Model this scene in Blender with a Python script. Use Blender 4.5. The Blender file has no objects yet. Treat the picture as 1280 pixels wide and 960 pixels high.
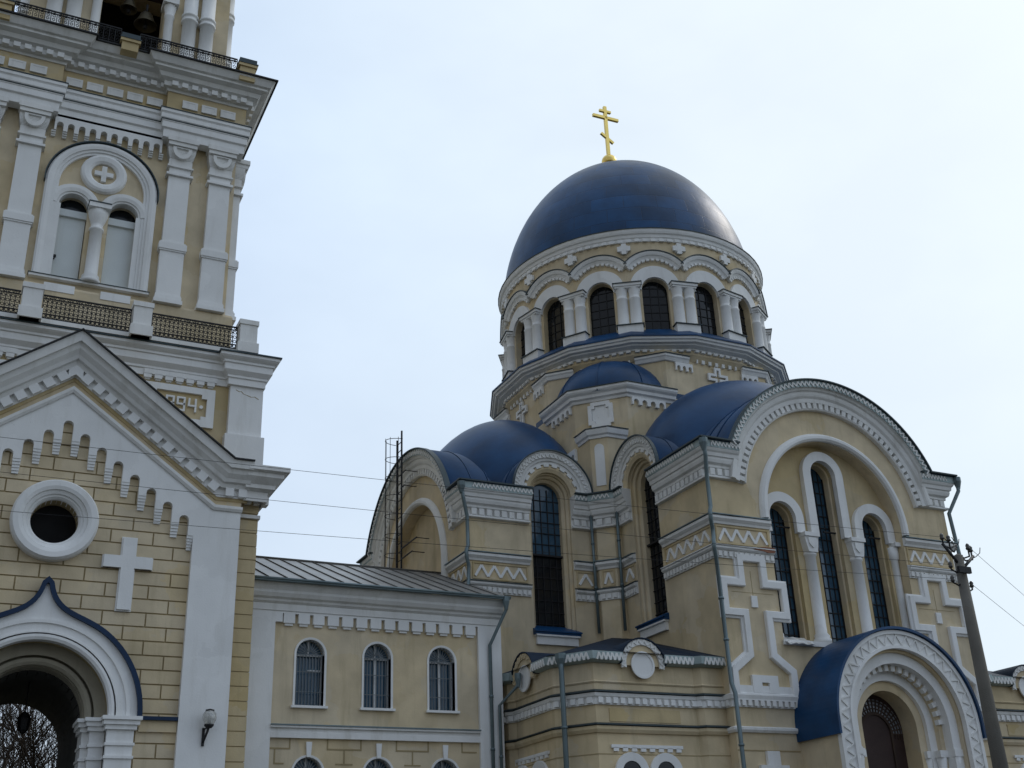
import bpy, bmesh, math, random
from math import sin, cos, pi, radians, sqrt, atan2
from mathutils import Vector, Matrix
from mathutils.geometry import tessellate_polygon

random.seed(7)
SC = bpy.context.scene
COL = SC.collection

# ------------------------------------------------------------------ camera
YAW, PITCH, ROLL = radians(26.526), radians(24.526), radians(-2.315)
cam_d = bpy.data.cameras.new("camera")
cam_d.sensor_width = 36.0
cam_d.lens = 36.0 * 1452.1 / 1280.0
cam_d.clip_start = 0.1
cam_d.clip_end = 5000
cam = bpy.data.objects.new("camera", cam_d)
COL.objects.link(cam)
fw = Vector((sin(YAW) * cos(PITCH), cos(YAW) * cos(PITCH), sin(PITCH)))
rt = Vector((cos(YAW), -sin(YAW), 0))
up = rt.cross(fw)
r2 = cos(ROLL) * rt + sin(ROLL) * up
u2 = -sin(ROLL) * rt + cos(ROLL) * up
cm = Matrix((r2, u2, -fw)).transposed().to_4x4()
cm.translation = Vector((0, 0, 1.6))
cam.matrix_world = cm
SC.camera = cam

# ------------------------------------------------------------------ sky, sun
SUN_AZ, SUN_EL = radians(78), radians(42)      # azimuth measured from +Y towards +X
world = bpy.data.worlds.new("World")
SC.world = world
world.use_nodes = True
wn = world.node_tree
wn.nodes.clear()
wo = wn.nodes.new("ShaderNodeOutputWorld")
bg = wn.nodes.new("ShaderNodeBackground")
bg.inputs[1].default_value = 0.1
sky = wn.nodes.new("ShaderNodeTexSky")
sky.sky_type = 'NISHITA'
sky.sun_disc = False
sky.sun_elevation = SUN_EL
sky.sun_rotation = SUN_AZ
sky.dust_density = 1.0
tc = wn.nodes.new("ShaderNodeTexCoord")
nz = wn.nodes.new("ShaderNodeTexNoise")
nz.inputs['Scale'].default_value = 2.2
nz.inputs['Detail'].default_value = 5
nz.inputs['Roughness'].default_value = 0.55
mpw = wn.nodes.new("ShaderNodeMapping")
mpw.inputs['Scale'].default_value = (1, 1, 2.0)
mr = wn.nodes.new("ShaderNodeMapRange")
mr.inputs[1].default_value = 0.33
mr.inputs[2].default_value = 0.64
mr.inputs[3].default_value = 0.80
mr.inputs[4].default_value = 0.97
dotn = wn.nodes.new("ShaderNodeVectorMath"); dotn.operation = 'DOT_PRODUCT'
dotn.inputs[1].default_value = (sin(SUN_AZ) * cos(SUN_EL), cos(SUN_AZ) * cos(SUN_EL), sin(SUN_EL))
ramp = wn.nodes.new("ShaderNodeValToRGB")
ramp.color_ramp.elements[0].position = 0.0
ramp.color_ramp.elements[0].color = (0.365, 0.405, 0.455, 1)
ramp.color_ramp.elements[1].position = 0.86
ramp.color_ramp.elements[1].color = (0.85, 0.94, 1.0, 1)
e_ = ramp.color_ramp.elements.new(0.48); e_.color = (0.50, 0.635, 0.87, 1)
e_ = ramp.color_ramp.elements.new(0.68); e_.color = (0.69, 0.815, 0.965, 1)
scl = wn.nodes.new("ShaderNodeVectorMath"); scl.operation = 'SCALE'
scl.inputs[3].default_value = 10.25
mix = wn.nodes.new("ShaderNodeMix"); mix.data_type = 'RGBA'
L = wn.links.new
L(tc.outputs['Generated'], mpw.inputs[0]); L(mpw.outputs[0], nz.inputs['Vector'])
L(nz.outputs[0], mr.inputs[0]); L(mr.outputs[0], mix.inputs[0])
L(tc.outputs['Generated'], dotn.inputs[0]); L(dotn.outputs['Value'], ramp.inputs[0])
sepw = wn.nodes.new("ShaderNodeSeparateXYZ"); L(tc.outputs['Generated'], sepw.inputs[0])
hz = wn.nodes.new("ShaderNodeMapRange"); hz.inputs[1].default_value = 0.12; hz.inputs[2].default_value = 0.62; hz.inputs[3].default_value = 0.75; hz.inputs[4].default_value = 0.0
L(sepw.outputs[2], hz.inputs[0])
gate_ = wn.nodes.new("ShaderNodeMapRange"); gate_.inputs[1].default_value = 0.1; gate_.inputs[2].default_value = 0.45
L(dotn.outputs['Value'], gate_.inputs[0])
mul = wn.nodes.new("ShaderNodeMath"); mul.operation = 'MULTIPLY'; L(hz.outputs[0], mul.inputs[0]); L(gate_.outputs[0], mul.inputs[1])
hmix = wn.nodes.new("ShaderNodeMix"); hmix.data_type = 'RGBA'; hmix.inputs[7].default_value = (0.76, 0.845, 0.895, 1)
L(mul.outputs[0], hmix.inputs[0]); L(ramp.outputs[0], hmix.inputs[6]); L(hmix.outputs[2], scl.inputs[0])
L(sky.outputs[0], mix.inputs[6]); L(scl.outputs[0], mix.inputs[7])
L(mix.outputs[2], bg.inputs[0]); L(bg.outputs[0], wo.inputs[0])

sun_d = bpy.data.lights.new("sun", 'SUN')
sun_d.energy = 0.55
sun_d.angle = radians(10)
sun_d.color = (1.0, 0.95, 0.88)
sun = bpy.data.objects.new("sun", sun_d)
COL.objects.link(sun)
sd = Vector((sin(SUN_AZ) * cos(SUN_EL), cos(SUN_AZ) * cos(SUN_EL), sin(SUN_EL)))
sun.rotation_euler = sd.to_track_quat('Z', 'Y').to_euler()
SC.view_settings.view_transform = 'Standard'
SC.view_settings.look = 'None'
SC.view_settings.exposure = 0.12
SC.view_settings.gamma = 1.0
SC.view_settings.use_curve_mapping = False
SC.render.engine = 'CYCLES'

# ------------------------------------------------------------------ materials
def mat(name, col, rough=0.85, metal=0.0, var=0.10, grime=0.25, gcol=None, nscale=1.4, bump=0.15, bscale=25, spec=0.3,
        streak=True):
    m = bpy.data.materials.new(name)
    m.use_nodes = True
    nt = m.node_tree
    b = nt.nodes["Principled BSDF"]
    b.inputs['Roughness'].default_value = rough
    b.inputs['Metallic'].default_value = metal
    b.inputs['Specular IOR Level'].default_value = spec
    geo = nt.nodes.new("ShaderNodeNewGeometry")
    n1 = nt.nodes.new("ShaderNodeTexNoise")
    n1.inputs['Scale'].default_value = nscale
    n1.inputs['Detail'].default_value = 6
    nt.links.new(geo.outputs['Position'], n1.inputs['Vector'])
    r1 = nt.nodes.new("ShaderNodeValToRGB")
    c = Vector(col)
    r1.color_ramp.elements[0].position = 0.35
    r1.color_ramp.elements[1].position = 0.68
    r1.color_ramp.elements[0].color = (*(c * (1 - var)), 1)
    r1.color_ramp.elements[1].color = (*[min(1, x) for x in (c * (1 + var * 0.6))], 1)
    nt.links.new(n1.outputs[0], r1.inputs[0])
    out = r1.outputs[0]
    if grime > 0:
        mp = nt.nodes.new("ShaderNodeMapping")
        mp.inputs['Scale'].default_value = (2.6, 2.6, 0.35 if streak else 2.6)
        nt.links.new(geo.outputs['Position'], mp.inputs[0])
        n2 = nt.nodes.new("ShaderNodeTexNoise")
        n2.inputs['Scale'].default_value = 1.0
        n2.inputs['Detail'].default_value = 8
        n2.inputs['Roughness'].default_value = 0.65
        nt.links.new(mp.outputs[0], n2.inputs['Vector'])
        m2 = nt.nodes.new("ShaderNodeMapRange")
        m2.inputs[1].default_value = 0.52
        m2.inputs[2].default_value = 0.78
        m2.inputs[3].default_value = 0.0
        m2.inputs[4].default_value = grime * 2
        m2.clamp = True
        nt.links.new(n2.outputs[0], m2.inputs[0])
        mx = nt.nodes.new("ShaderNodeMix"); mx.data_type = 'RGBA'
        nt.links.new(m2.outputs[0], mx.inputs[0])
        nt.links.new(out, mx.inputs[6])
        g = gcol or tuple(c * 0.55)
        mx.inputs[7].default_value = (*g, 1)
        out = mx.outputs[2]
    if streak and grime > 0.2:
        vz = nt.nodes.new("ShaderNodeTexVoronoi"); vz.inputs['Scale'].default_value = 0.75
        wob = nt.nodes.new("ShaderNodeTexNoise"); wob.inputs['Scale'].default_value = 2.5; wob.inputs['Detail'].default_value = 4
        nt.links.new(geo.outputs['Position'], wob.inputs['Vector'])
        ad = nt.nodes.new("ShaderNodeVectorMath"); ad.operation = 'MULTIPLY_ADD'; ad.inputs[1].default_value = (0.9, 0.9, 0.9)
        nt.links.new(wob.outputs['Color'], ad.inputs[0]); nt.links.new(geo.outputs['Position'], ad.inputs[2]); nt.links.new(ad.outputs[0], vz.inputs['Vector'])
        hv = nt.nodes.new("ShaderNodeHueSaturation")
        mv = nt.nodes.new("ShaderNodeMapRange"); mv.inputs[3].default_value = 0.955; mv.inputs[4].default_value = 1.03
        sv = nt.nodes.new("ShaderNodeSeparateColor"); nt.links.new(vz.outputs['Color'], sv.inputs[0])
        nt.links.new(sv.outputs[0], mv.inputs[0]); nt.links.new(mv.outputs[0], hv.inputs['Value'])
        ms = nt.nodes.new("ShaderNodeMapRange"); ms.inputs[3].default_value = 0.85; ms.inputs[4].default_value = 1.08
        nt.links.new(sv.outputs[1], ms.inputs[0]); nt.links.new(ms.outputs[0], hv.inputs['Saturation'])
        nt.links.new(out, hv.inputs['Color']); out = hv.outputs[0]
        sp_ = nt.nodes.new("ShaderNodeTexNoise"); sp_.inputs['Scale'].default_value = 9; sp_.inputs['Detail'].default_value = 9; sp_.inputs['Roughness'].default_value = 0.75
        nt.links.new(geo.outputs['Position'], sp_.inputs['Vector'])
        m3 = nt.nodes.new("ShaderNodeMapRange"); m3.inputs[1].default_value = 0.62; m3.inputs[2].default_value = 0.75; m3.inputs[4].default_value = 0.55; m3.clamp = True
        nt.links.new(sp_.outputs[0], m3.inputs[0])
        mx3 = nt.nodes.new("ShaderNodeMix"); mx3.data_type = 'RGBA'; nt.links.new(m3.outputs[0], mx3.inputs[0]); nt.links.new(out, mx3.inputs[6])
        mx3.inputs[7].default_value = (*tuple(c * 0.6), 1); out = mx3.outputs[2]
    nt.links.new(out, b.inputs['Base Color'])
    if bump > 0:
        n3 = nt.nodes.new("ShaderNodeTexNoise")
        n3.inputs['Scale'].default_value = bscale
        n3.inputs['Detail'].default_value = 4
        nt.links.new(geo.outputs['Position'], n3.inputs['Vector'])
        bp = nt.nodes.new("ShaderNodeBump")
        bp.inputs['Strength'].default_value = bump
        bp.inputs['Distance'].default_value = 0.02
        nt.links.new(n3.outputs[0], bp.inputs['Height'])
        nt.links.new(bp.outputs[0], b.inputs['Normal'])
    return m

YEL = mat("ochre_plaster", (0.645, 0.53, 0.35), 0.9, var=0.14, grime=0.42, gcol=(0.44, 0.36, 0.22))
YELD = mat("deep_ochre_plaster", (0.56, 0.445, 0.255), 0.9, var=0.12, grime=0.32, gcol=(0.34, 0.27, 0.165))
GRV = mat("joint_shadow_ochre", (0.36, 0.285, 0.16), 0.95, grime=0.1)  # brown shadow of the joints is put into this darker ochre
WHT = mat("white_limewash", (0.81, 0.81, 0.80), 0.85, grime=0.21, gcol=(0.55, 0.53, 0.48), var=0.04)
WHT2 = mat("white_limewash_worn", (0.78, 0.775, 0.755), 0.88, grime=0.30, gcol=(0.46, 0.44, 0.38), var=0.07)
CREAM = mat("dark_cream_plaster", (0.36, 0.33, 0.26), 0.9, grime=0.3)  # darker yellow-grey cream for the recessed arch orders
SHUT = mat("pale_shutter_paint", (0.66, 0.70, 0.70), 0.6, grime=0.12, var=0.05)
BLUE = mat("blue_roof_paint", (0.003, 0.047, 0.135), 0.42, metal=0.0, var=0.35, grime=0.12, gcol=(0.004, 0.018, 0.06),
           nscale=0.8, bump=0.35, bscale=2.6, spec=0.32, streak=False)
BLUET = mat("blue_trim_paint", (0.005, 0.027, 0.075), 0.5, var=0.2, grime=0.1)
FLASH = mat("dark_flashing", (0.035, 0.055, 0.062), 0.5, metal=0.2, var=0.2, grime=0.1, spec=0.5)
TEAL = mat("verdigris_sheet", (0.33, 0.40, 0.40), 0.5, metal=0.3, var=0.2, grime=0.2)
ZINCD = mat("zinc_seam", (0.14, 0.135, 0.125), 0.6, metal=0.3, var=0.2, grime=0.2)
ZINC = mat("zinc_roof", (0.30, 0.29, 0.275), 0.42, metal=0.4, var=0.2, grime=0.25, gcol=(0.12, 0.11, 0.10), spec=0.5)
PIPE = mat("galvanised_pipe", (0.17, 0.22, 0.235), 0.5, metal=0.5, var=0.2, grime=0.2)
IRON = mat("black_iron", (0.02, 0.02, 0.022), 0.6, var=0.2, grime=0)
GRIL = mat("grey_grille_paint", (0.16, 0.18, 0.19), 0.6, grime=0.0)
RUST = mat("rusty_iron", (0.055, 0.035, 0.026), 0.8, var=0.3, grime=0.2)
GOLD = mat("gold_leaf", (0.95, 0.68, 0.20), 0.26, metal=1.0, var=0.08, grime=0.1, bump=0, spec=0.5)
BRICK = mat("bare_brick", (0.30, 0.14, 0.09), 0.95, var=0.3, grime=0.2, bscale=60, bump=0.5)
WOOD = mat("dark_door_wood", (0.045, 0.025, 0.022), 0.6, var=0.3, grime=0.1)
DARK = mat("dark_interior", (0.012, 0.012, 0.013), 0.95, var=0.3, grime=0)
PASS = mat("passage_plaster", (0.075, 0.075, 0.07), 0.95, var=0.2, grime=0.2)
POLE = mat("weathered_pole", (0.14, 0.13, 0.112), 0.9, var=0.2, grime=0.3, bscale=40, bump=0.4)
BARK = mat("dark_bark", (0.045, 0.036, 0.03), 0.95, var=0.3, grime=0.1)
BRONZE = mat("old_bell_bronze", (0.10, 0.085, 0.055), 0.5, metal=0.7, var=0.3, grime=0.2)
TIN = mat("crumpled_tin", (0.93, 0.94, 0.95), 0.3, metal=0.55, var=0.1, grime=0.05, bump=1.0, bscale=7, spec=0.5)
PORC = mat("porcelain", (0.06, 0.055, 0.05), 0.2, grime=0, bump=0, spec=0.5)
ASPH = mat("asphalt", (0.055, 0.055, 0.056), 0.95, var=0.2, grime=0.2, streak=False, bscale=80, bump=0.4)
SOIL = mat("early_spring_ground", (0.10, 0.095, 0.055), 0.98, var=0.35, grime=0.3, streak=False, nscale=0.5)
KERB = mat("kerb_concrete", (0.32, 0.32, 0.30), 0.9, var=0.15, grime=0.2)

def dome_mat():
    m = BLUE.copy(); m.name = "blue_dome_sheets"; nt = m.node_tree; b = nt.nodes["Principled BSDF"]
    base = b.inputs['Base Color'].links[0].from_socket
    geo = nt.nodes.new("ShaderNodeNewGeometry"); sx = nt.nodes.new("ShaderNodeSeparateXYZ"); nt.links.new(geo.outputs['Position'], sx.inputs[0])
    def mth(op, a, bb):
        n = nt.nodes.new("ShaderNodeMath"); n.operation = op
        for i, q in enumerate((a, bb)):
            if isinstance(q, (int, float)): n.inputs[i].default_value = q
            else: nt.links.new(q, n.inputs[i])
        return n.outputs[0]
    ang = mth('ARCTAN2', mth('SUBTRACT', sx.outputs[1], 35.5), mth('SUBTRACT', sx.outputs[0], 23.2))
    cb = nt.nodes.new("ShaderNodeCombineXYZ"); nt.links.new(mth('MULTIPLY', ang, 5.1), cb.inputs[0]); nt.links.new(sx.outputs[2], cb.inputs[1])
    br = nt.nodes.new("ShaderNodeTexBrick"); nt.links.new(cb.outputs[0], br.inputs['Vector'])
    br.inputs['Color1'].default_value = (0.75, 0.75, 0.75, 1); br.inputs['Color2'].default_value = (1.25, 1.25, 1.25, 1); br.inputs['Mortar'].default_value = (0.55, 0.55, 0.55, 1)
    br.inputs['Scale'].default_value = 1.0; br.inputs['Mortar Size'].default_value = 0.012; br.inputs['Brick Width'].default_value = 1.35; br.inputs['Row Height'].default_value = 0.66; br.inputs['Bias'].default_value = 0.0
    mx = nt.nodes.new("ShaderNodeMix"); mx.data_type = 'RGBA'; mx.blend_type = 'MULTIPLY'; mx.inputs[0].default_value = 0.8
    nt.links.new(base, mx.inputs[6]); nt.links.new(br.outputs['Color'], mx.inputs[7]); nt.links.new(mx.outputs[2], b.inputs['Base Color'])
    bp = nt.nodes.new("ShaderNodeBump"); bp.inputs['Strength'].default_value = 0.5; bp.inputs['Distance'].default_value = 0.03; bp.invert = True
    nt.links.new(br.outputs['Fac'], bp.inputs['Height'])
    nt.links.new(b.inputs['Normal'].links[0].from_socket, bp.inputs['Normal']); nt.links.new(bp.outputs[0], b.inputs['Normal'])
    rr = nt.nodes.new("ShaderNodeTexNoise"); rr.inputs['Scale'].default_value = 0.9; nt.links.new(geo.outputs['Position'], rr.inputs['Vector'])
    mr_ = nt.nodes.new("ShaderNodeMapRange"); mr_.inputs[3].default_value = 0.30; mr_.inputs[4].default_value = 0.52; nt.links.new(rr.outputs[0], mr_.inputs[0]); nt.links.new(mr_.outputs[0], b.inputs['Roughness'])
    return m
DOME = dome_mat()
def glass(name, col, rough=0.06):
    m = bpy.data.materials.new(name); m.use_nodes = True
    nt = m.node_tree
    b = nt.nodes["Principled BSDF"]
    b.inputs['Roughness'].default_value = rough
    b.inputs['Specular IOR Level'].default_value = 0.6 if rough > 0.1 else 0.32
    b.inputs['IOR'].default_value = 1.5
    geo = nt.nodes.new("ShaderNodeNewGeometry")
    n = nt.nodes.new("ShaderNodeTexNoise"); n.inputs['Scale'].default_value = 1.7
    nt.links.new(geo.outputs['Position'], n.inputs['Vector'])
    r = nt.nodes.new("ShaderNodeValToRGB")
    r.color_ramp.elements[0].color = (*[c * 0.5 for c in col], 1)
    r.color_ramp.elements[1].color = (*[c * 1.6 for c in col], 1)
    nt.links.new(n.outputs[0], r.inputs[0]); nt.links.new(r.outputs[0], b.inputs['Base Color'])
    bp = nt.nodes.new("ShaderNodeBump"); bp.inputs['Strength'].default_value = 0.12; bp.inputs['Distance'].default_value = 0.05
    n2 = nt.nodes.new("ShaderNodeTexNoise"); n2.inputs['Scale'].default_value = 2.6
    nt.links.new(geo.outputs['Position'], n2.inputs['Vector'])
    nt.links.new(n2.outputs[0], bp.inputs['Height']); nt.links.new(bp.outputs[0], b.inputs['Normal'])
    return m
GLS = glass("window_glass_dark", (0.010, 0.012, 0.015))
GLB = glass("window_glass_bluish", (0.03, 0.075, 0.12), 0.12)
m = bpy.data.materials.new("lamp_glass"); m.use_nodes = True
b = m.node_tree.nodes["Principled BSDF"]
b.inputs['Transmission Weight'].default_value = 0.85
b.inputs['Roughness'].default_value = 0.08
b.inputs['Base Color'].default_value = (0.9, 0.9, 0.88, 1)
LGL = m
PALEG = glass('transom_glass_reflection', (0.17, 0.18, 0.20), 0.25)  # pale base colour stands in for reflections in the transom panes
NAVY = mat('navy_sheet_roof', (0.010, 0.024, 0.048), 0.62, var=0.3, grime=0.1, spec=0.2, streak=False)

# ------------------------------------------------------------------ mesh helpers
def FR(o, u, v, w):
    M = Matrix.Identity(4)
    for i in range(3):
        M[i][0], M[i][1], M[i][2], M[i][3] = u[i], v[i], w[i], o[i]
    return M
I4 = Matrix.Identity(4)
def south(x, y):           # facade looking south (to the viewer): u=X, v=Z, w towards -Y
    return FR((x, y, 0), (1, 0, 0), (0, 0, 1), (0, -1, 0))
def west(x, y):            # facade looking west: u = -Y direction, v=Z, w towards -X
    return FR((x, y, 0), (0, -1, 0), (0, 0, 1), (-1, 0, 0))
def arc(cx, cy, r, a0, a1, n):
    return [(cx + r * cos(radians(a0 + (a1 - a0) * i / n)), cy + r * sin(radians(a0 + (a1 - a0) * i / n))) for i in range(n + 1)]
def lerp(a, b, t):
    return a + (b - a) * t

def pieces(bm):
    # groups of loose islands that lie far apart become objects of their own
    bm.verts.index_update(); bm.faces.index_update()
    par = list(range(len(bm.verts)))
    def find(a):
        while par[a] != a: par[a] = par[par[a]]; a = par[a]
        return a
    for e in bm.edges:
        a, b_ = find(e.verts[0].index), find(e.verts[1].index)
        if a != b_: par[a] = b_
    isl = {}
    for v in bm.verts: isl.setdefault(find(v.index), []).append(v.co)
    keys = list(isl); n = len(keys)
    if n < 2 or n > 400: return [None]
    bb = []
    for k in keys:
        P = isl[k]; lo = [min(p[i] for p in P) for i in range(3)]; hi = [max(p[i] for p in P) for i in range(3)]
        bb.append((lo, hi, max(hi[i] - lo[i] for i in range(3))))
    pr = list(range(n))
    def fd(a):
        while pr[a] != a: pr[a] = pr[pr[a]]; a = pr[a]
        return a
    for i in range(n):
        for j in range(i + 1, n):
            if fd(i) == fd(j): continue
            g = sum(max(0.0, bb[i][0][k] - bb[j][1][k], bb[j][0][k] - bb[i][1][k]) ** 2 for k in range(3)) ** 0.5
            if g <= max(0.02, 0.5 * max(bb[i][2], bb[j][2])): pr[fd(i)] = fd(j)
    gid = {keys[i]: fd(i) for i in range(n)}
    out = {}
    for f in bm.faces: out.setdefault(gid[find(f.verts[0].index)], []).append(f)
    return list(out.values()) if 1 < len(out) <= 40 else [None]

class MB:
    def __init__(s, M=None):
        s.bm = bmesh.new(); s.M = M or I4
    def v(s, p, M=None):
        return s.bm.verts.new((M or s.M) @ Vector(p))
    def f(s, vs, sm=False):
        try:
            f = s.bm.faces.new(vs); f.smooth = sm
        except ValueError:
            pass
    def box(s, a0, a1, b0, b1, c0, c1, M=None):
        V = [s.v((a, b, c), M) for a in (a0, a1) for b in (b0, b1) for c in (c0, c1)]
        for q in ((0, 1, 3, 2), (4, 6, 7, 5), (0, 4, 5, 1), (2, 3, 7, 6), (0, 2, 6, 4), (1, 5, 7, 3)):
            s.f([V[i] for i in q])
        return s
    def prism(s, outline, c0, c1, holes=(), M=None, sm=False):
        loops = [[(a, b) for a, b in outline]] + [list(h) for h in holes]
        tri = tessellate_polygon([[Vector((a, b, 0)) for a, b in lp] for lp in loops])
        flat = [p for lp in loops for p in lp]
        A = [s.v((a, b, c0), M) for a, b in flat]
        B = [s.v((a, b, c1), M) for a, b in flat]
        for t in tri:
            s.f([A[i] for i in t]); s.f([B[i] for i in reversed(t)])
        k = 0
        for lp in loops:
            n = len(lp)
            for i in range(n):
                j = (i + 1) % n
                s.f([A[k + i], A[k + j], B[k + j], B[k + i]], sm)
            k += n
        return s
    def sweep(s, path, prof, M=None, closed=False, sm=False):
        n = len(path); rings = []
        for i in range(n):
            p = Vector(path[i])
            if closed or 0 < i < n - 1:
                a = (p - Vector(path[i - 1])).normalized(); b = (Vector(path[(i + 1) % n]) - p).normalized()
                na = Vector((-a.y, a.x)); nb = Vector((-b.y, b.x)); m = na + nb
                m = m / max(0.25, m.dot(na)) if m.length > 1e-6 else na
            else:
                t = (Vector(path[1]) - p) if i == 0 else (p - Vector(path[i - 1]))
                t.normalize(); m = Vector((-t.y, t.x))
            rings.append([s.v((p.x + m.x * o, p.y + m.y * o, q), M) for o, q in prof])
        m_ = len(prof)
        for i in range(n if closed else n - 1):
            A, B = rings[i], rings[(i + 1) % n]
            for j in range(m_):
                k = (j + 1) % m_
                s.f([A[j], A[k], B[k], B[j]], sm)
        if not closed:
            for R in (rings[0], rings[-1]):
                tri = tessellate_polygon([[Vector((o, q, 0)) for o, q in prof]])
                for t in tri: s.f([R[i] for i in t])
        return s
    def lathe(s, prof, c, seg=24, a0=0, a1=360, M=None, sm=True, sx=1, sy=1):
        full = abs(a1 - a0) >= 359.9
        cols = []
        for i in range(seg if full else seg + 1):
            a = radians(a0 + (a1 - a0) * i / seg)
            cols.append([s.v((c[0] + sx * r * cos(a), c[1] + sy * r * sin(a), c[2] + z), M) if r > 1e-6 else None for r, z in prof])
        tips = {}
        for j, (r, z) in enumerate(prof):
            if r <= 1e-6: tips[j] = s.v((c[0], c[1], c[2] + z), M)
        g = lambda col, j: col[j] if col[j] else tips[j]
        for i in range(len(cols) if full else len(cols) - 1):
            A, B = cols[i], cols[(i + 1) % len(cols)]
            for j in range(len(prof) - 1):
                vs = []
                for w in (g(A, j), g(B, j), g(B, j + 1), g(A, j + 1)):
                    if w not in vs: vs.append(w)
                if len(vs) > 2: s.f(vs, sm)
        return s
    def tube(s, pts, r, seg=8, M=None, r2=None, sm=True):
        P = [Vector(p) for p in pts]; rings = []; n = len(P)
        for i, p in enumerate(P):
            t = (P[min(i + 1, n - 1)] - P[max(i - 1, 0)]).normalized()
            a = t.orthogonal().normalized() if i == 0 else (a - a.dot(t) * t).normalized()
            bb = t.cross(a)
            rr = r if r2 is None else lerp(r, r2, i / (n - 1))
            rings.append([s.v(p + rr * (cos(2 * pi * k / seg) * a + sin(2 * pi * k / seg) * bb), M) for k in range(seg)])
        for i in range(n - 1):
            for k in range(seg):
                s.f([rings[i][k], rings[i][(k + 1) % seg], rings[i + 1][(k + 1) % seg], rings[i + 1][k]], sm)
        if seg > 2:
            s.f(list(reversed(rings[0]))); s.f(rings[-1])
        return s
    def bar(s, A, B, wd, c0, c1, M=None):      # flat bar between 2D points
        A, B = Vector(A), Vector(B); t = (B - A).normalized(); n = Vector((-t.y, t.x)) * wd / 2
        pts = [A + n, A - n, B - n, B + n]
        X = [s.v((p.x, p.y, c), M) for c in (c0, c1) for p in pts]
        s.f(X[:4]); s.f(X[4:])
        for i in range(4): s.f([X[i], X[(i + 1) % 4], X[4 + (i + 1) % 4], X[4 + i]])
        return s
    def obj(s, name, material, parent=None, smooth_angle=None):
        bmesh.ops.recalc_face_normals(s.bm, faces=s.bm.faces)
        first = None
        for piece in pieces(s.bm):
            if piece is None:
                me = bpy.data.meshes.new(name); s.bm.to_mesh(me)
            else:
                idx = {}; vs = []; fs = []; sm = []
                for f in piece:
                    for v in f.verts:
                        if v.index not in idx: idx[v.index] = len(vs); vs.append(v.co[:])
                    fs.append([idx[v.index] for v in f.verts]); sm.append(f.smooth)
                me = bpy.data.meshes.new(name); me.from_pydata(vs, [], fs); me.polygons.foreach_set('use_smooth', sm); me.update()
            me.materials.append(material)
            o = bpy.data.objects.new(name, me); COL.objects.link(o)
            if parent:
                o.parent = parent
                if parent.type == 'EMPTY': o.location = -parent.location
            first = first or o
        s.bm.free()
        return first

def thing(name, label, cat, loc, group=None):
    o = bpy.data.objects.new(name, None); COL.objects.link(o)
    o.location = loc; o.empty_display_size = 0.5
    return tag(o, label, cat, group)
def tag(o, label, cat, group=None):
    o['label'] = label; o['category'] = cat
    if group: o['group'] = group
    return o

def samples(path, sp):                 # evenly spaced points with tangents along a 2D polyline
    P = [Vector(p) for p in path]
    ln = [(P[i + 1] - P[i]).length for i in range(len(P) - 1)]
    tot = sum(ln); n = max(1, round(tot / sp)); out = []
    for k in range(n + 1):
        d = min(tot * k / n, tot - 1e-6); i = 0
        while d > ln[i]: d -= ln[i]; i += 1
        t = (P[i + 1] - P[i]) / ln[i]
        out.append((P[i] + t * d, t))
    return out
def dentils(mb, path, sp, duty, p0, p1, w0, w1, M=None):
    S = samples(path, sp)
    P_ = [Vector(q) for q in path]
    mb.sweep(path if len(P_) < 60 or (P_[0] - P_[-1]).length > 1e-4 else path[:-1], [(p1 - 0.012, w0), (p1 - 0.012, w0 + 0.012), (p1 - 0.002, w0 + 0.012), (p1 - 0.002, w0)], M) if (P_[0] - P_[-1]).length > 1e-4 else None
    for k in range(len(S) - 1):
        (a, ta), (b_, tb) = S[k], S[k + 1]
        m = (a + b_) / 2; t = (ta + tb).normalized(); n = Vector((-t.y, t.x)); h = (b_ - a).length * duty / 2
        q = [m - t * h + n * p0, m + t * h + n * p0, m + t * h + n * p1, m - t * h + n * p1]
        X = [mb.v((p.x, p.y, w), M) for w in (w0, w1) for p in q]
        mb.f(X[:4]); mb.f(X[4:])
        for i in range(4): mb.f([X[i], X[(i + 1) % 4], X[4 + (i + 1) % 4], X[4 + i]])
def zigzag(mb, path, sp, p0, p1, wd, w0, w1, M=None, half=False):
    tot_ = sum((Vector(path[i + 1]) - Vector(path[i])).length for i in range(len(path) - 1))
    S = samples(path, tot_ / (2 * max(1, round(tot_ / sp))))
    pts = []
    for k, (p, t) in enumerate(S):
        n = Vector((-t.y, t.x)); pts.append(p + n * (p0 if k % 2 == 0 else p1))
    for k in range(len(pts) - 1): mb.bar(pts[k], pts[k + 1], wd, w0, w1 + 0.001 * (k % 2), M)
def segs(R, pts):                      # facade frames of the segments of a plan polyline (left side = outside)
    out = []
    for i in range(len(pts) - 1):
        a, b_ = Vector(pts[i]), Vector(pts[i + 1]); t = (b_ - a); ln = t.length; t.normalize()
        out.append((R @ FR((a.x, a.y, 0), (t.x, t.y, 0), (0, 0, 1), (-t.y, t.x, 0)), ln))
    return out
def scallops(mb, u0, u1, z0, z1, n, w0, w1, M=None):   # little table of arches hanging from a strip
    wd = (u1 - u0) / n; r = wd * 0.30; pts = [(u0, z1), (u1, z1), (u1, z0)]
    for k in range(n - 1, -1, -1):
        c = u0 + wd * (k + 0.5); zc = lerp(z0, z1, 0.38)
        pts += [(c + r, z0)] + arc(c, zc, r, 0, 180, 6) + [(c - r, z0)]
    pts.append((u0, z0))
    mb.prism(pts, w0, w1, M=M)
def arch_hole(c, r, zs, zb, n=20):     # round-headed opening
    return [(c - r, zb), (c + r, zb)] + arc(c, zs, r, 0, 180, n)
def ring(cx, cz, ro, ri, a0, a1, n):
    return arc(cx, cz, ro, a0, a1, n) + arc(cx, cz, ri, a1, a0, n)

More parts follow.
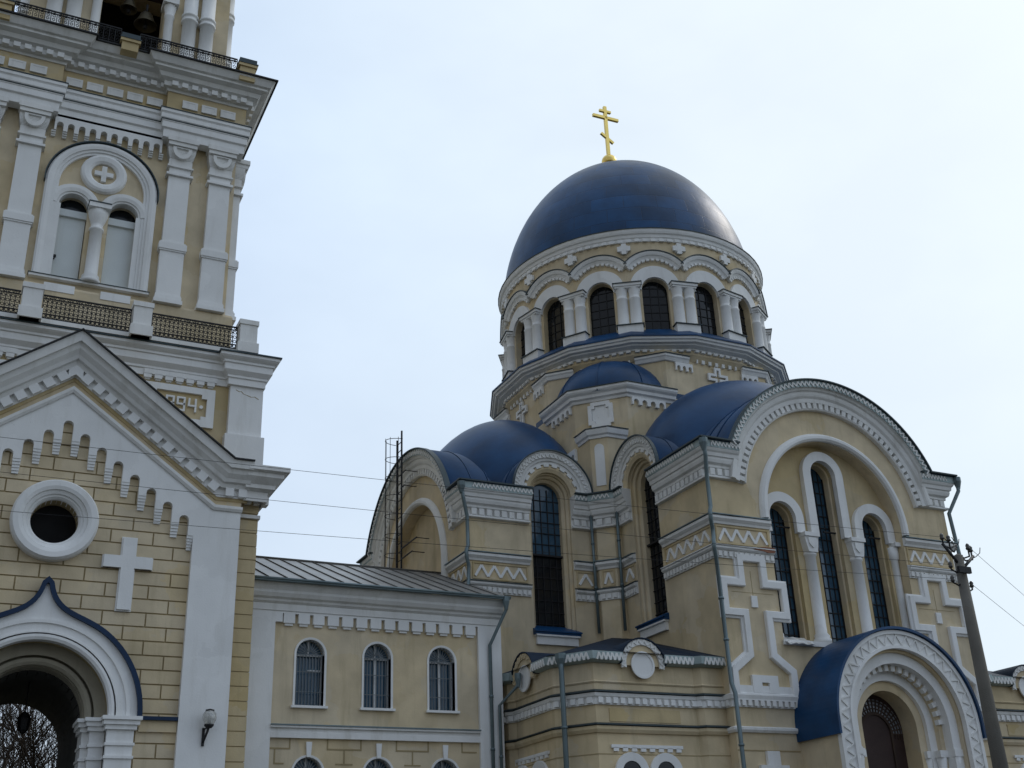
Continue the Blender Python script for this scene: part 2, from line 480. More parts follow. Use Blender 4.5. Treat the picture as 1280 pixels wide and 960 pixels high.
# ================================================================== ground
mb = MB(); S_ = 1500
mb.box(-S_, S_, -S_, S_, -0.5, 0.0)
o = mb.obj("ground", SOIL); o['kind'] = 'structure'
mb = MB(); mb.box(-60, 70, -14, 24.6, -0.3, 0.02); o = mb.obj("forecourt_paving", ASPH); o['kind'] = 'structure'
mb = MB(); mb.box(0.4, 3.4, 24.62, 60, -0.3, 0.024); o = mb.obj("gateway_path", ASPH); o['kind'] = 'structure'
mb = MB()
mb.box(-60, 0.4, 24.6, 24.78, -0.2, 0.14); mb.box(3.4, 18, 24.6, 24.78, -0.2, 0.14)
o = mb.obj("kerb", KERB); o['kind'] = 'structure'

# ================================================================== gatehouse
GC, GY = 1.9, 28.0
gate = thing("gatehouse", "ochre gabled gatehouse with white stepped arcade, round window and blue-edged portal arch", "gatehouse", (GC, 31, 0))
G = south(GC, GY)
SP = 5.95                               # springing height of the gate arch
ring_h = arc(-0.03, 10.35, 0.53, 0, 360, 28)[:-1]
mb = MB(G)
mb.prism([(-4.3, 0), (-1.62, 0)] + arc(0, SP, 1.62, 180, 0, 28) + [(1.62, 0), (4.3, 0), (4.3, 12.0), (3.95, 12.0), (0, 14.85), (-3.95, 12.0), (-4.3, 12.0)], -0.5, -0.03, [ring_h])
mb.obj("wall", GRV, gate)
# rusticated blocks
def blocks(mb, u0, u1, z0, z1, h, bl, skip, w0=-0.04, w1=0.0, gap=0.035, M=None, clip=None, phase=0):
    row = 0; z = z1
    while z - h > z0 - h:
        zl = max(z0, z - h)
        off = (bl / 2 if (row + phase) % 2 else 0); u = u0 - off
        while u < u1:
            a, b_ = max(u0, u), min(u1, u + bl)
            if b_ - a > 0.08:
                aa = a + (gap / 2 if a > u0 + 1e-6 else 0); bb = b_ - (gap / 2 if b_ < u1 - 1e-6 else 0)
                if not skip((aa + bb) / 2, (zl + z) / 2, aa, bb, zl, z):
                    mb.box(aa, bb, zl + gap / 2, z - gap / 2, w0, w1, M)
                else:
                    for q in range(10):
                        a1, b1 = lerp(aa, bb, q / 10), lerp(aa, bb, (q + 1) / 10)
                        if not skip((a1 + b1) / 2, (zl + z) / 2, a1, b1, zl, z): mb.box(a1, b1, zl + gap / 2, z - gap / 2, w0, w1, M)
            u += bl
        z -= h; row += 1
def gskip(u, z, a, b_, zl, zh):
    nx = 0 if a * b_ < 0 else min(abs(a), abs(b_))
    if zl < SP and nx < 1.66: return True
    ny = max(0, zl - SP)
    if nx * nx + ny * ny < 1.66 ** 2: return True
    cx_ = min(max(-0.03, a), b_); cz_ = min(max(10.35, zl), zh)
    if (cx_ + 0.03) ** 2 + (cz_ - 10.35) ** 2 < 0.6 ** 2: return True
    return zl > 13.1 - 0.735 * abs(u)
mb = MB(G)
blocks(mb, -3.15, 3.15, 0.1, 13.251, 0.327, 0.98, gskip)
mb.obj("rusticated_blocks", YEL, gate)
# upper ochre field under the raking cornice
mb = MB(G)
mb.prism([(-4.28, 11.02), (-3.6, 11.02), (0, 13.62), (3.6, 11.02), (4.28, 11.02), (4.28, 12.0), (3.95, 12.05), (0, 14.9), (-3.95, 12.05), (-4.28, 12.0)], -0.03, 0.12)
mb.obj("gable_field", YEL, gate)
# white frame with stepped slots
out = [(4.27, 0), (4.27, 11.02), (3.6, 11.02), (0, 13.64), (-3.6, 11.02), (-4.27, 11.02), (-4.27, 0), (-3.15, 0), (-3.15, 9.92)]
def slot_side(sgn, ks):
    pts = []
    return pts
inner = []
for k in range(-7, 8):
    a = abs(k); c = 0.415 * k; zt = 12.86 - 0.297 * a
    zl = 12.0 - 0.295 * (a if k > 0 else a)
    zb_left = 12.0 - 0.295 * (a if k <= 0 else a - 1) + 0.34    # tooth on the left of this slot
    zb_right = 12.0 - 0.295 * (a if k >= 0 else a - 1) + 0.34
    inner += [(c - 0.115, zb_left)] + arc(c, zt - 0.115, 0.115, 180, 0, 8) + [(c + 0.115, zb_right)]
inner += [(3.15, 9.92)]
mb = MB(G)
inner2 = [(-3.15, inner[0][1])] + inner[:-1] + [(3.15, inner[-2][1])]
mb.prism([(4.27, 0), (4.27, 11.02), (3.6, 11.02), (0, 13.64), (-3.6, 11.02), (-4.27, 11.02), (-4.27, 0), (-3.15, 0)] + inner2 + [(3.15, 0)], -0.02, 0.16)
# stepped corbel feet of the teeth
for k in range(0, 8):
    for sg in (1, -1):
        c = sg * 0.415 * (k + 0.5); zb = 12.0 - 0.295 * k
        if k == 7: c = sg * 3.08
        hw = 0.0925 if k < 7 else 0.07
        for j in range(5):
            z1 = zb + 0.34 - j * 0.068; q = 0.145 - j * 0.024
            mb.box(c - hw + 0.004 * j, c + hw - 0.004 * j, z1 - 0.068, z1, -0.02, q)
mb.obj("stepped_arcade_frame", WHT, gate)
# thin moulding on top of the white field
mb = MB(G)
pth = [(-4.3, 11.04), (-3.6, 11.04), (0, 13.66), (3.6, 11.04), (4.3, 11.04)]
mb.sweep(pth, [(-0.06, 0.11), (-0.06, 0.2), (0.0, 0.24), (0.07, 0.24), (0.07, 0.11)])
mb.obj("arcade_moulding", WHT2, gate)
# raking cornice with level returns
rake = [(-4.42, 11.55), (-3.72, 11.55), (0, 14.27), (3.72, 11.55), (4.42, 11.55)]
CP = [(-0.22, 0.12), (-0.22, 0.2), (0.0, 0.2), (0.0, 0.3), (0.1, 0.34), (0.12, 0.42), (0.2, 0.46), (0.3, 0.56), (0.42, 0.6), (0.42, 0.68), (0.53, 0.7), (0.62, 0.72), (0.62, 0.12)]
mb = MB(G); mb.sweep(rake, [(p * 1.0, q) for p, q in CP])
mb.obj("gable_cornice", WHT2, gate)
mb = MB(G)
dentils(mb, [(-3.74, 11.56), (-0.2, 14.14)], 0.36, 0.64, -0.22, -0.0, 0.19, 0.31)
dentils(mb, [(0.2, 14.14), (3.74, 11.56)], 0.36, 0.64, -0.22, -0.0, 0.19, 0.31)
mb.prism([(-0.17, 13.905), (0, 14.03), (0.17, 13.905), (0.17, 14.145), (0, 14.27), (-0.17, 14.145)], 0.193, 0.313)
dentils(mb, [(3.78, 11.55), (4.42, 11.55)], 0.3, 0.64, -0.22, -0.0, 0.19, 0.31)
dentils(mb, [(-4.42, 11.55), (-3.78, 11.55)], 0.3, 0.64, -0.22, -0.0, 0.19, 0.31)
mb.obj("dentils", WHT, gate)
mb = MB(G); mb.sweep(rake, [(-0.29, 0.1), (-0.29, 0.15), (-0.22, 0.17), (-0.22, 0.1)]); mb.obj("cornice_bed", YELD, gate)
mb = MB(G); mb.sweep(rake, [(0.622, 0.1), (0.622, 0.78), (0.655, 0.78), (0.655, 0.1)]); mb.obj("cornice_flashing", IRON, gate)
# side quoins, a little behind, and their cornice
G2 = south(GC, GY + 0.2)
mb = MB(G2); mb.box(4.2, 4.78, 0, 11.9, -0.6, -0.02); mb.box(-4.78, -4.2, 0, 11.9, -0.6, -0.02); mb.obj("quoin_core", GRV, gate)
mb = MB(G2)
for k in range(31):
    z = 10.93 - 0.346 * k
    for sg in (1, -1):
        a, b_ = sorted((sg * 4.2, sg * 4.8)); mb.box(a, b_, z - 0.32, z, -0.5, 0.0)
for sg in (1, -1):
    a, b_ = sorted((sg * 4.2, sg * 4.8)); mb.box(a, b_, 11.12, 11.6, -0.6, 0.005)
mb.obj("quoins", YELD, gate)
mb = MB()
RG = Matrix.Translation((GC, GY, 0))
for sg in (1, -1):
    pl = [(4.3, -0.2), (4.85, -0.2), (4.85, 1.4)]
    if sg < 0: pl = [(-4.85, 1.4), (-4.85, -0.2), (-4.3, -0.2)]
    # outside must be on the left: reverse the order
    pl = list(reversed(pl)) 
    mb.sweep(pl, [(0, 11.3), (0.05, 11.3), (0.05, 11.55), (0.2, 11.6), (0.2, 11.7), (0.38, 11.86), (0.38, 11.96), (0.5, 12.0), (0.5, 12.12), (0, 12.12)], RG)
mb.obj("side_cornice", WHT2, gate)
mb = MB()
for sg in (1, -1):
    pl = [(4.3, 0.0), (4.85, 0.0), (4.85, 1.4)] if sg > 0 else [(-4.85, 1.4), (-4.85, 0), (-4.3, 0.0)]
    pl = list(reversed(pl))
    mb.sweep(pl, [(0, 12.122), (0.54, 12.122), (0.54, 12.15), (0, 12.15)], RG)
    for Mf, ln in segs(RG, [(sg * 4.8, -0.02), (sg * 4.2, -0.02)] if sg > 0 else [(-4.2, -0.02), (-4.8, -0.02)]):
        pass
mb.obj("side_flashing", IRON, gate)
mb = MB(G2)
for sg in (1, -1):
    a, b_ = sorted((sg * 4.28, sg * 4.84)); mb.box(a, b_, 10.97, 11.06, -0.3, 0.07)
    for j in range(3):
        a = sg * (4.5 + 0.22 * j); mb.box(a - 0.07, a + 0.07, 11.33, 11.56, -0.1, 0.17)
mb.obj("quoin_dentils", WHT2, gate)
# round window
mb = MB(G)
C0 = (-0.03, 10.35)
circ = arc(C0[0], C0[1], 0.6, 360, 0, 48)[:-1]
mb.sweep(circ, [(-0.07, -0.3), (-0.07, 0.05), (-0.02, 0.12), (0.02, 0.12), (0.03, 0.17), (0.09, 0.2), (0.11, 0.2), (0.12, 0.25), (0.2, 0.28), (0.32, 0.28), (0.37, 0.2), (0.37, -0.02), (0.0, -0.02), (0.0, -0.3)], closed=True, sm=False)
mb.obj("round_window_frame", WHT, gate)
mb = MB(G); mb.prism(arc(C0[0], C0[1], 0.56, 0, 360, 32)[:-1], -0.45, -0.42); mb.obj("round_window_void", DARK, gate)
# two applied crosses either side
mb = MB(G)
for sg in (1, -1):
    cxx = sg * 1.7
    for (w, q, e) in ((0.0, 0.06, 0.03), (0.0, 0.12, 0.0)):
        mb.box(cxx - 0.15 - e, cxx + 0.15 + e, 8.37 - e, 9.36 - 0, 0.0, q)
        mb.box(cxx - 0.15 - e, cxx + 0.15 + e, 9.65, 10.09 + e, 0.0, q)
        mb.box(cxx - 0.55 - e, cxx + 0.55 + e, 9.36 - e * 0, 9.65, 0.0, q)
mb.obj("applied_crosses", WHT, gate)
# ogee portal surround
G3 = G
def ogee(rad, tip, spread):
    pts = arc(0, SP, rad, 180, 128, 14)
    x0, z0 = pts[-1]
    a = radians(128); tx, tz = sin(a), -cos(a)
    P0 = Vector((x0, z0)); P1 = P0 + Vector((tx, tz)) * spread * 0.5; P2 = Vector((-0.19, tip - spread * 0.55)); P3 = Vector((-0.03, tip))
    for i in range(1, 15):
        t = i / 14; q = (1 - t) ** 3 * P0 + 3 * (1 - t) ** 2 * t * P1 + 3 * (1 - t) * t * t * P2 + t ** 3 * P3
        pts.append((q.x, q.y))
    return pts + [(0, tip + 0.03)] + [(-x, z) for x, z in reversed(pts)]
og = ogee(2.22, 8.8, 1.4)
body = og + [(2.22, SP - 0.0)] + arc(0, SP, 1.3, 0, 180, 32) + [(-2.22, SP)]
body = og + list(arc(0, SP, 1.62, 0, 180, 36))
mb = MB(G3); mb.prism(body, 0.0, 0.2)
mb.sweep(arc(0, SP, 1.66, 180, 0, 40), [(-0.06, 0.0), (-0.06, 0.24), (0.0, 0.27), (0.06, 0.27), (0.06, 0.2), (0.1, 0.2), (0.1, 0.23), (0.14, 0.23), (0.14, 0.0)])
mb.sweep(arc(0, SP, 2.0, 180, 0, 40), [(-0.02, 0.0), (-0.02, 0.24), (0.06, 0.24), (0.06, 0.0)])
mb.obj("ogee_surround", WHT, gate)
mb = MB(G3); mb.sweep(og, [(0.0, 0.0), (0.0, 0.3), (0.105, 0.3), (0.105, 0.0)])
mb.box(2.3, 3.14, SP - 0.05, SP + 0.03, 0.0, 0.16); mb.box(-3.14, -2.3, SP - 0.05, SP + 0.03, 0.0, 0.16)
mb.obj("blue_arch_edging", BLUET, gate)
mb = MB(G3); mb.box(2.3, 3.14, SP - 0.3, SP - 0.05, 0.0, 0.07); mb.box(-3.14, -2.3, SP - 0.3, SP - 0.05, 0.0, 0.07); mb.obj("impost_band", YEL, gate)
# inner recessed orders of the arch
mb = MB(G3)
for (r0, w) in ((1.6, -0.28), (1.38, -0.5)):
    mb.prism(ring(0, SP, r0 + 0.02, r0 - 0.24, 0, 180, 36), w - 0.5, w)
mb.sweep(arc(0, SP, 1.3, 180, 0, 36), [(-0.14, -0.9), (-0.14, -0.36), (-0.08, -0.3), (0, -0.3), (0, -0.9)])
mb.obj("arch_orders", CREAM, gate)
mb = MB(G3)
for sg in (1, -1):
    for (a, b_, w0, w1) in ((1.62, 2.2, -0.2, 0.14), (1.3, 1.66, -0.8, -0.22), (1.16, 1.34, -1.2, -0.45)):
        x0, x1 = sorted((sg * a, sg * b_))
        mb.box(x0, x1, 0, SP - 0.28, w0, w1)
        mb.box(x0 - 0.03, x1 + 0.03, SP - 0.62, SP - 0.56, w0, w1 + 0.04)
        mb.box(x0 - 0.03, x1 + 0.03, SP - 0.9, SP - 0.84, w0, w1 + 0.04)
        mb.box(x0 - 0.05, x1 + 0.05, SP - 0.28, SP - 0.18, w0, w1 + 0.07)
        mb.box(x0 - 0.1, x1 + 0.1, SP - 0.18, SP - 0.08, w0, w1 + 0.12)
        mb.box(x0 - 0.14, x1 + 0.14, SP - 0.08, SP + 0.0, w0, w1 + 0.17)
mb.obj("portal_pilasters", WHT, gate)
# body and passage
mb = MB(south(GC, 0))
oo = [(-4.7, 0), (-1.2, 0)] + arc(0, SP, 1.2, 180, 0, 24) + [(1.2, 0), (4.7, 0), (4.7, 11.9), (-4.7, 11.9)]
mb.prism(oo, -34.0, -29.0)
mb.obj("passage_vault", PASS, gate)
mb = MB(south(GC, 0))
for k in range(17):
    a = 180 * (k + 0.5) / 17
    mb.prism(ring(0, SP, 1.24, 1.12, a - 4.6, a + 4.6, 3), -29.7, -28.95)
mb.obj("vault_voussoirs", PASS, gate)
mb = MB(south(GC, GY)); mb.prism([(-4.6, 11.4), (4.6, 11.4), (3.95, 11.95), (0, 14.75), (-3.95, 11.95)], -1.55, -0.45); mb.obj("gable_roof", IRON, gate)

# ================================================================== bell tower
TC = 2.13
tower = thing("bell_tower", "tall ochre and white bell tower with coupled pilasters, galleries and open belfry behind the gatehouse", "bell tower", (TC, 34.3, 0))
RT = Matrix.Translation((TC, 0, 0))
DT = 9.4
mb = MB(south(TC, 0))
mb.prism([(-4.6, 0), (-2.6, 0)] + arc(0, 6.2, 2.6, 180, 0, 20) + [(2.6, 0), (4.6, 0), (4.6, 15.2), (-4.6, 15.2)], -39.0, -34.01)
mb.prism([(-4.6, 11.3), (4.6, 11.3), (4.6, 15.2), (-4.6, 15.2)], -34.0, -29.5)
mb.obj("lower_block", YELD, tower)
T1 = south(TC, 29.5)
mb = MB(T1)
for sg in (1, -1):
    a, b_ = sorted((sg * 3.87, sg * 4.78)); mb.box(a, b_, 11.9, 15.2, -0.1, 0.2)
    mb.box(a - 0.08, b_ + 0.08, 11.9, 13.64, -0.1, 0.28)
    mb.box(*sorted((sg * 4.5, sg * 4.78)), 11.9, 15.2, -9.5, -8.6)
mb.box(4.58, 4.78, 11.9, 15.2, -1.0, 0.0); mb.box(-4.78, -4.58, 11.9, 15.2, -1.0, 0.0)
mb.obj("corner_pilasters", WHT, tower)
mb = MB(RT)
P1 = [(-4.6, 39), (-4.78, 29.3), (-3.8, 29.3), (-3.8, 29.5), (3.8, 29.5), (3.8, 29.3), (4.78, 29.3), (4.78, 38.9), (-4.78, 38.9)]
ring1 = list(reversed([(-4.78, 38.9), (-4.78, 29.25), (-3.82, 29.25), (-3.82, 29.48), (3.82, 29.48), (3.82, 29.25), (4.78, 29.25), (4.78, 38.9)]))
mb.sweep(ring1, [(-0.2, 15.1), (0.03, 15.1), (0.03, 15.28), (0.07, 15.3), (0.07, 15.36), (0.18, 15.48), (0.18, 15.66), (0.22, 15.68), (0.22, 15.74), (0.3, 15.8), (0.34, 15.84), (0.34, 15.92), (-0.2, 15.92)], closed=True)
mb.obj("lower_cornice", WHT, tower)
mb = MB(RT)
mb.sweep(ring1, [(-0.6, 15.922), (0.38, 15.922), (0.38, 15.96), (-0.6, 15.98)], closed=True)
mb.box(-4.9, 4.9, 29.3, 38.9, 15.7, 15.97)
mb.obj("gallery_floor", FLASH, tower)
mb = MB(T1)
for sg in (1, -1):
    c = sg * 2.55
    # row of little corbels
    mb.box(c - 0.97, c + 0.97, 15.13, 15.27, 0.0, 0.1)
    for k in range(7):
        x = c - 0.97 + 0.28 * k; mb.box(x, x + 0.2, 15.02, 15.14, 0.0, 0.1); mb.box(x + 0.03, x + 0.17, 14.98, 15.02, 0.0, 0.06)
    fo = [(c - 0.95, 13.8), (c + 0.95, 13.8), (c + 0.95, 14.92), (c - 0.95, 14.92)]
    fi = [(c - 0.6, 14.0), (c + 0.6, 14.0), (c + 0.6, 14.1), (c + 0.74, 14.1), (c + 0.74, 14.62), (c + 0.6, 14.62), (c + 0.6, 14.74), (c - 0.6, 14.74), (c - 0.6, 14.62), (c - 0.74, 14.62), (c - 0.74, 14.1), (c - 0.6, 14.1)]
    mb.prism(fo, 0.0, 0.08, [fi])
mb.obj("panel_frames", WHT, tower)
# the raised date
def digit(mb, ch, u, z, h, M, th=0.05):
    w = h * 0.5
    S = {'8': [[(0, .5), (0, 1), (1, 1), (1, .5), (0, .5)], [(0, .5), (0, 0), (1, 0), (1, .5)]],
         '9': [[(1, .5), (0, .5), (0, 1), (1, 1), (1, 0), (0.1, 0)]],
         '4': [[(0.05, 1), (0, .45), (1, .45)], [(1, 1), (1, 0)]],
         '1': [[(0.2, .8), (.55, 1), (.55, 0)]]}[ch]
    for pl in S:
        P = [(u - w / 2 + a * w, z - h / 2 + b_ * h) for a, b_ in pl]
        for i in range(len(P) - 1):
            A, B = Vector(P[i]), Vector(P[i + 1]); t = (B - A).normalized() * th * 0.35
            mb.bar(A - t, B + t, th, 0.0, 0.07 + 0.002 * (i % 3), M)
mb = MB(T1)
for ch, x in (('1', 4.17), ('8', 4.45), ('9', 4.74), ('4', 5.04)): digit(mb, ch, x - TC, 14.40, 0.36, T1)
for x in (3.93, 5.28): mb.prism(arc(x - TC, 14.38, 0.05, 0, 360, 10)[:-1], 0.0, 0.07)
mb.obj("date_lettering", WHT, tower)

mb = MB(T1)
ck = [(4.02, 14.98), (4.12, 14.93), (4.17, 14.95), (4.24, 14.88), (4.33, 14.86), (4.45, 14.82), (4.55, 14.84), (4.66, 14.78)]
for i in range(len(ck) - 1): mb.bar(ck[i], ck[i + 1], 0.012 if i % 2 else 0.02, 0.2, 0.2025 + 0.0004 * i)
mb.obj("plaster_crack", GRV, tower)
# gallery 1
def pedestal(mb, x, y, z0, z1, w, M=None, base=True):
    mb.box(x - w / 2, x + w / 2, y - w / 2, y + w / 2, z0, z1 - 0.12, M)
    if base: mb.box(x - w / 2 - 0.05, x + w / 2 + 0.05, y - w / 2 - 0.05, y + w / 2 + 0.05, z0, z0 + 0.3, M)
    mb.box(x - w / 2 - 0.03, x + w / 2 + 0.03, y - w / 2 - 0.03, y + w / 2 + 0.03, z1 - 0.14, z1, M)
def railing(mb, A, B, z0, z1, M, sp=0.11):
    A, B = Vector(A), Vector(B); t = (B - A).normalized(); ln = (B - A).length
    n = Vector((-t.y, t.x)) * 0.015
    def bx(p, q, za, zb, wd=0.02):
        d = (q - p).normalized() * 0; nn = Vector((-t.y, t.x)) * wd
        X = [mb.v((c.x, c.y, z), M) for z in (za, zb) for c in (p + nn, p - nn, q - nn, q + nn)]
        mb.f(X[:4]); mb.f(X[4:])
        for i in range(4): mb.f([X[i], X[(i + 1) % 4], X[4 + (i + 1) % 4], X[4 + i]])
    H = z1 - z0
    for f, th in ((1.0, 0.035), (0.86, 0.02), (0.2, 0.02), (0.02, 0.03)):
        bx(A, B, z0 + H * f - th, z0 + H * f)
    k = int(ln / sp)
    for i in range(k + 1):
        p = A + t * (ln * i / k)
        bx(p - t * 0.011, p + t * 0.011, z0, z1 if i % 2 == 0 else z0 + H * 0.86, 0.011)
    # scroll work between the balusters
    for i in range(k):
        c = A + t * (ln * (i + 0.5) / k)
        for zc, r in ((z0 + H * 0.11, 0.045), (z0 + H * 0.33, 0.043), (z0 + H * 0.53, 0.043), (z0 + H * 0.73, 0.043), (z0 + H * 0.93, 0.03)):
            for j in range(6):
                a0, a1 = 2 * pi * j / 6, 2 * pi * (j + 1) / 6
                p = c + t * r * cos(a0); q = c + t * r * cos(a1)
                mb.tube([(p.x, p.y, zc + r * sin(a0)), (q.x, q.y, zc + r * sin(a1))], 0.011, 3, M)
PX = (-4.19, -1.44, 1.33, 4.19)
i = 0
for side in range(4):
    RS = Matrix.Translation((TC, 34.1, 0)) @ Matrix.Rotation(radians(90 * side), 4, 'Z')
    yy = -4.95 if side % 2 == 0 else -4.19
    px_ = PX if side % 2 == 0 else (-4.95, -1.44, 1.33, 4.95)
    for j, x in enumerate(px_):
        if side % 2 and j in (0, 3): continue
        mb = MB(RS); pedestal(mb, x, yy, 15.97, 16.97, 0.48)
        mb.obj("gallery_pedestal", WHT2, tower)
    for j in range(3):
        if side in (2,): continue
        mb = MB(RS); railing(mb, (px_[j] + 0.28, yy - 0.03), (px_[j + 1] - 0.28, yy - 0.03), 16.12, 16.8, RS)
        mb.obj("gallery_railing", IRON, tower)
    mb = MB(RS); mb.box(px_[0] + 0.25, px_[3] - 0.25, yy - 0.07, yy + 0.15, 15.97, 16.09); mb.obj("gallery_kerb", YELD if side else WHT2, tower)

# stage 2
Y2 = 30.4
T2 = south(TC, Y2)
half2 = 3.75
wc = -0.02
mb = MB(T2)
big = [(-3.78, 15.9), (3.78, 15.9), (3.78, 25.0), (-3.78, 25.0)]
mb.prism(big, -0.5, 0.0, [arch_hole(-0.7, 0.4, 20.42, 18.05), arch_hole(0.68, 0.4, 20.42, 18.05)])
mb.box(-3.78, -3.3, 15.9, 25, -7.4, -0.5); mb.box(3.3, 3.78, 15.9, 25, -7.4, -0.5); mb.box(-3.78, 3.78, 15.9, 25, -7.4, -7.0)
mb.obj("middle_stage_wall", YEL, tower)
# shaped capitals and pilasters
PIL = [-3.27, -2.07, 2.1, 3.3]
def pilaster(M, c, hw, z0, z1, ztop, parent):
    mb = MB(M)
    mb.box(c - hw, c + hw, z0 + 0.3, 19.45, -0.02, 0.25); mb.box(c - hw + 0.03, c + hw - 0.03, 19.7, z1, -0.02, 0.22)
    mb.box(c - hw - 0.06, c + hw + 0.06, z0, z0 + 0.12, -0.02, 0.34); mb.box(c - hw - 0.03, c + hw + 0.03, z0 + 0.12, z0 + 0.24, -0.02, 0.3); 
    mb.box(c - hw - 0.015, c + hw + 0.015, z0 + 0.24, z0 + 0.3, -0.02, 0.27)
    for za, zb, e in ((19.42, 19.47, 0.03), (19.47, 19.68, 0.055), (19.68, 19.73, 0.02), (z1 - 0.28, z1 - 0.2, 0.05)):
        mb.box(c - hw - e, c + hw + e, za, zb, -0.02, 0.25 + e)
    o = mb.obj("pilaster", WHT, parent)
    mb = MB(M)                                # cushion capital with a shield on its face
    z = z1
    mb.box(c - hw + 0.0, c + hw - 0.0, z, z + 0.3, -0.02, 0.24)
    mb.box(c - hw - 0.04, c + hw + 0.04, z + 0.02, z + 0.08, -0.02, 0.28)
    n = 10
    for k in range(n):                        # cushion flaring upward
        a, b_ = k / n, (k + 1) / n
        e = 0.09 * sin(pi / 2 * b_)
        mb.box(c - hw + 0.02 - e, c + hw - 0.02 + e, z + 0.3 + 0.42 * a, z + 0.3 + 0.42 * b_, -0.02, 0.22 + e)
    sh = [(c - hw * 0.82, z + 0.70)] + [(c + hw * 0.82 * cos(radians(a)), z + 0.64 + 0.34 * sin(radians(a))) for a in range(180, 361, 15)] + [(c + hw * 0.82, z + 0.70)]
    shi = [(c - hw * 0.52, z + 0.66)] + [(c + hw * 0.52 * cos(radians(a)), z + 0.64 + 0.2 * sin(radians(a))) for a in range(180, 361, 15)] + [(c + hw * 0.52, z + 0.66)]
    mb.prism(sh, 0.2, 0.36, [shi])
    mb.box(c - hw - 0.08, c + hw + 0.08, z + 0.72, z + 0.85, -0.02, 0.4)
    mb.box(c - hw - 0.12, c + hw + 0.12, z + 0.85, ztop, -0.02, 0.44)
    mb.obj("capital", WHT2, o)
for c in PIL: pilaster(T2, c, 0.34, 17.7, 22.3, 23.3, tower)
for TS, pls in ((FR((TC + 3.78, 34.1, 0), (0, 1, 0), (0, 0, 1), (1, 0, 0)), PIL), (FR((TC - 3.78, 34.1, 0), (0, 1, 0), (0, 0, 1), (-1, 0, 0)), (-3.27, -2.07))):
    for c in pls: pilaster(TS, c, 0.34, 17.7, 22.3, 23.3, tower)
mb = MB(RT)
plinth = list(reversed([(-3.85, 37.9), (-3.85, 30.3), (3.85, 30.3), (3.85, 37.9)]))
mb.sweep(plinth, [(-0.2, 15.97), (0.12, 15.97), (0.12, 17.62), (0.08, 17.7), (-0.2, 17.7)], closed=True)
mb.obj("stage_plinth", YEL, tower)
mb = MB(T2)
for c in (-0.78, 0.7): mb.box(c - 0.4, c + 0.4, 17.5, 17.74, 0.1, 0.24)
mb.obj("plinth_panels", WHT, tower)
# entablature: projects over the pilasters, steps back over the window bay
eb = list(reversed([(-3.9, 37.9), (-3.9, 30.0), (-1.5, 30.0), (-1.5, 30.22), (1.5, 30.22), (1.5, 30.0), (3.9, 30.0), (3.9, 37.9)]))
mb = MB(RT)
mb.sweep(eb, [(-0.3, 23.22), (0.02, 23.22), (0.02, 23.5), (0.08, 23.54), (0.08, 23.74), (0.1, 23.76), (0.1, 23.8), (0.14, 23.84), (0.14, 23.98), (0.1, 24.0), (0.16, 24.06), (0.16, 24.16), (-0.3, 24.16)], closed=True)
mb.obj("architrave", WHT, tower)
mb = MB(RT)
mb.sweep(eb, [(-0.3, 24.162), (0.18, 24.162), (0.18, 24.19), (-0.3, 24.19)], closed=True)
mb.sweep(eb, [(-0.3, 23.79), (0.12, 23.79), (0.12, 23.815), (-0.3, 23.815)], closed=True)
mb.obj("architrave_flashing", FLASH, tower)
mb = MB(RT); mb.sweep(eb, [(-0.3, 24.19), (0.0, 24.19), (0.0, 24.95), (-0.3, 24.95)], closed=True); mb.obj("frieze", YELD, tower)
mb = MB(RT)
mb.sweep(eb, [(-0.3, 24.9), (0.04, 24.9), (0.06, 24.98), (0.16, 25.0), (0.16, 25.16), (0.3, 25.22), (0.34, 25.3), (0.36, 25.34), (0.52, 25.4), (0.52, 25.48), (0.6, 25.5), (0.66, 25.6), (0.72, 25.7), (-0.3, 25.7)], closed=True)
mb.obj("upper_cornice", WHT2, tower)
mb = MB(RT); mb.sweep(eb, [(-0.6, 25.702), (0.78, 25.702), (0.78, 25.75), (-0.6, 25.75)], closed=True); mb.box(-4, 4, 30.2, 37.9, 25.5, 25.74); mb.obj("upper_gallery_floor", IRON, tower)
mb = MB(RT)
for Mf, ln in segs(RT, eb + [eb[0]]):
    if ln < 0.5: continue
    dentils(mb, [(0.0, 24.99), (ln, 24.99)], 0.3, 0.6, 0.0, 0.16, 0.1, 0.26, Mf)
mb.obj("upper_dentils", WHT, tower)
mb = MB(T2)
for xs, q in (((-3.6, -3.02, -2.4, -1.84), 0.41), ((-1.12, -0.56, 0, 0.56, 1.12), 0.19), ((1.86, 2.42, 3.02, 3.6), 0.41)):
    pass
for c, q in [(x, 0.4) for x in (2.18, 2.76, 3.34)] + [(-x, 0.4) for x in (2.18, 2.76, 3.34)] + [(x, 0.18) for x in (-1.16, -0.58, 0, 0.58, 1.16)]:
    mb.prism([(c - 0.23, 24.38), (c + 0.23, 24.38), (c + 0.23, 24.66), (c - 0.23, 24.66)], q - 0.05, q + 0.06, [[(c - 0.16, 24.43), (c + 0.16, 24.43), (c + 0.16, 24.60), (c - 0.16, 24.60)]])
    mb.box(c - 0.17, c + 0.17, 24.42, 24.61, q - 0.05, q + 0.052)
mb.obj("frieze_tablets", WHT2, tower)
# arcaded corbel table over the window
mb = MB(T2)
scallops(mb, -1.52, 1.52, 22.75, 23.3, 10, 0.0, 0.2)
for k in range(11):
    c = -1.52 + 0.304 * k
    for j in range(3): mb.box(c - 0.06, c + 0.06, 22.6 + 0.05 * j, 22.65 + 0.05 * j, 0.0, 0.08 + 0.04 * j)
mb.obj("corbel_table", WHT, tower)
mb = MB(T2)
mb.prism([(-1.56, 15.98), (-1.56, 20.95)] + arc(0, 20.95, 1.56, 180, 0, 30) + [(1.56, 15.98)], 0.0, 0.004)
mb.bm.free()
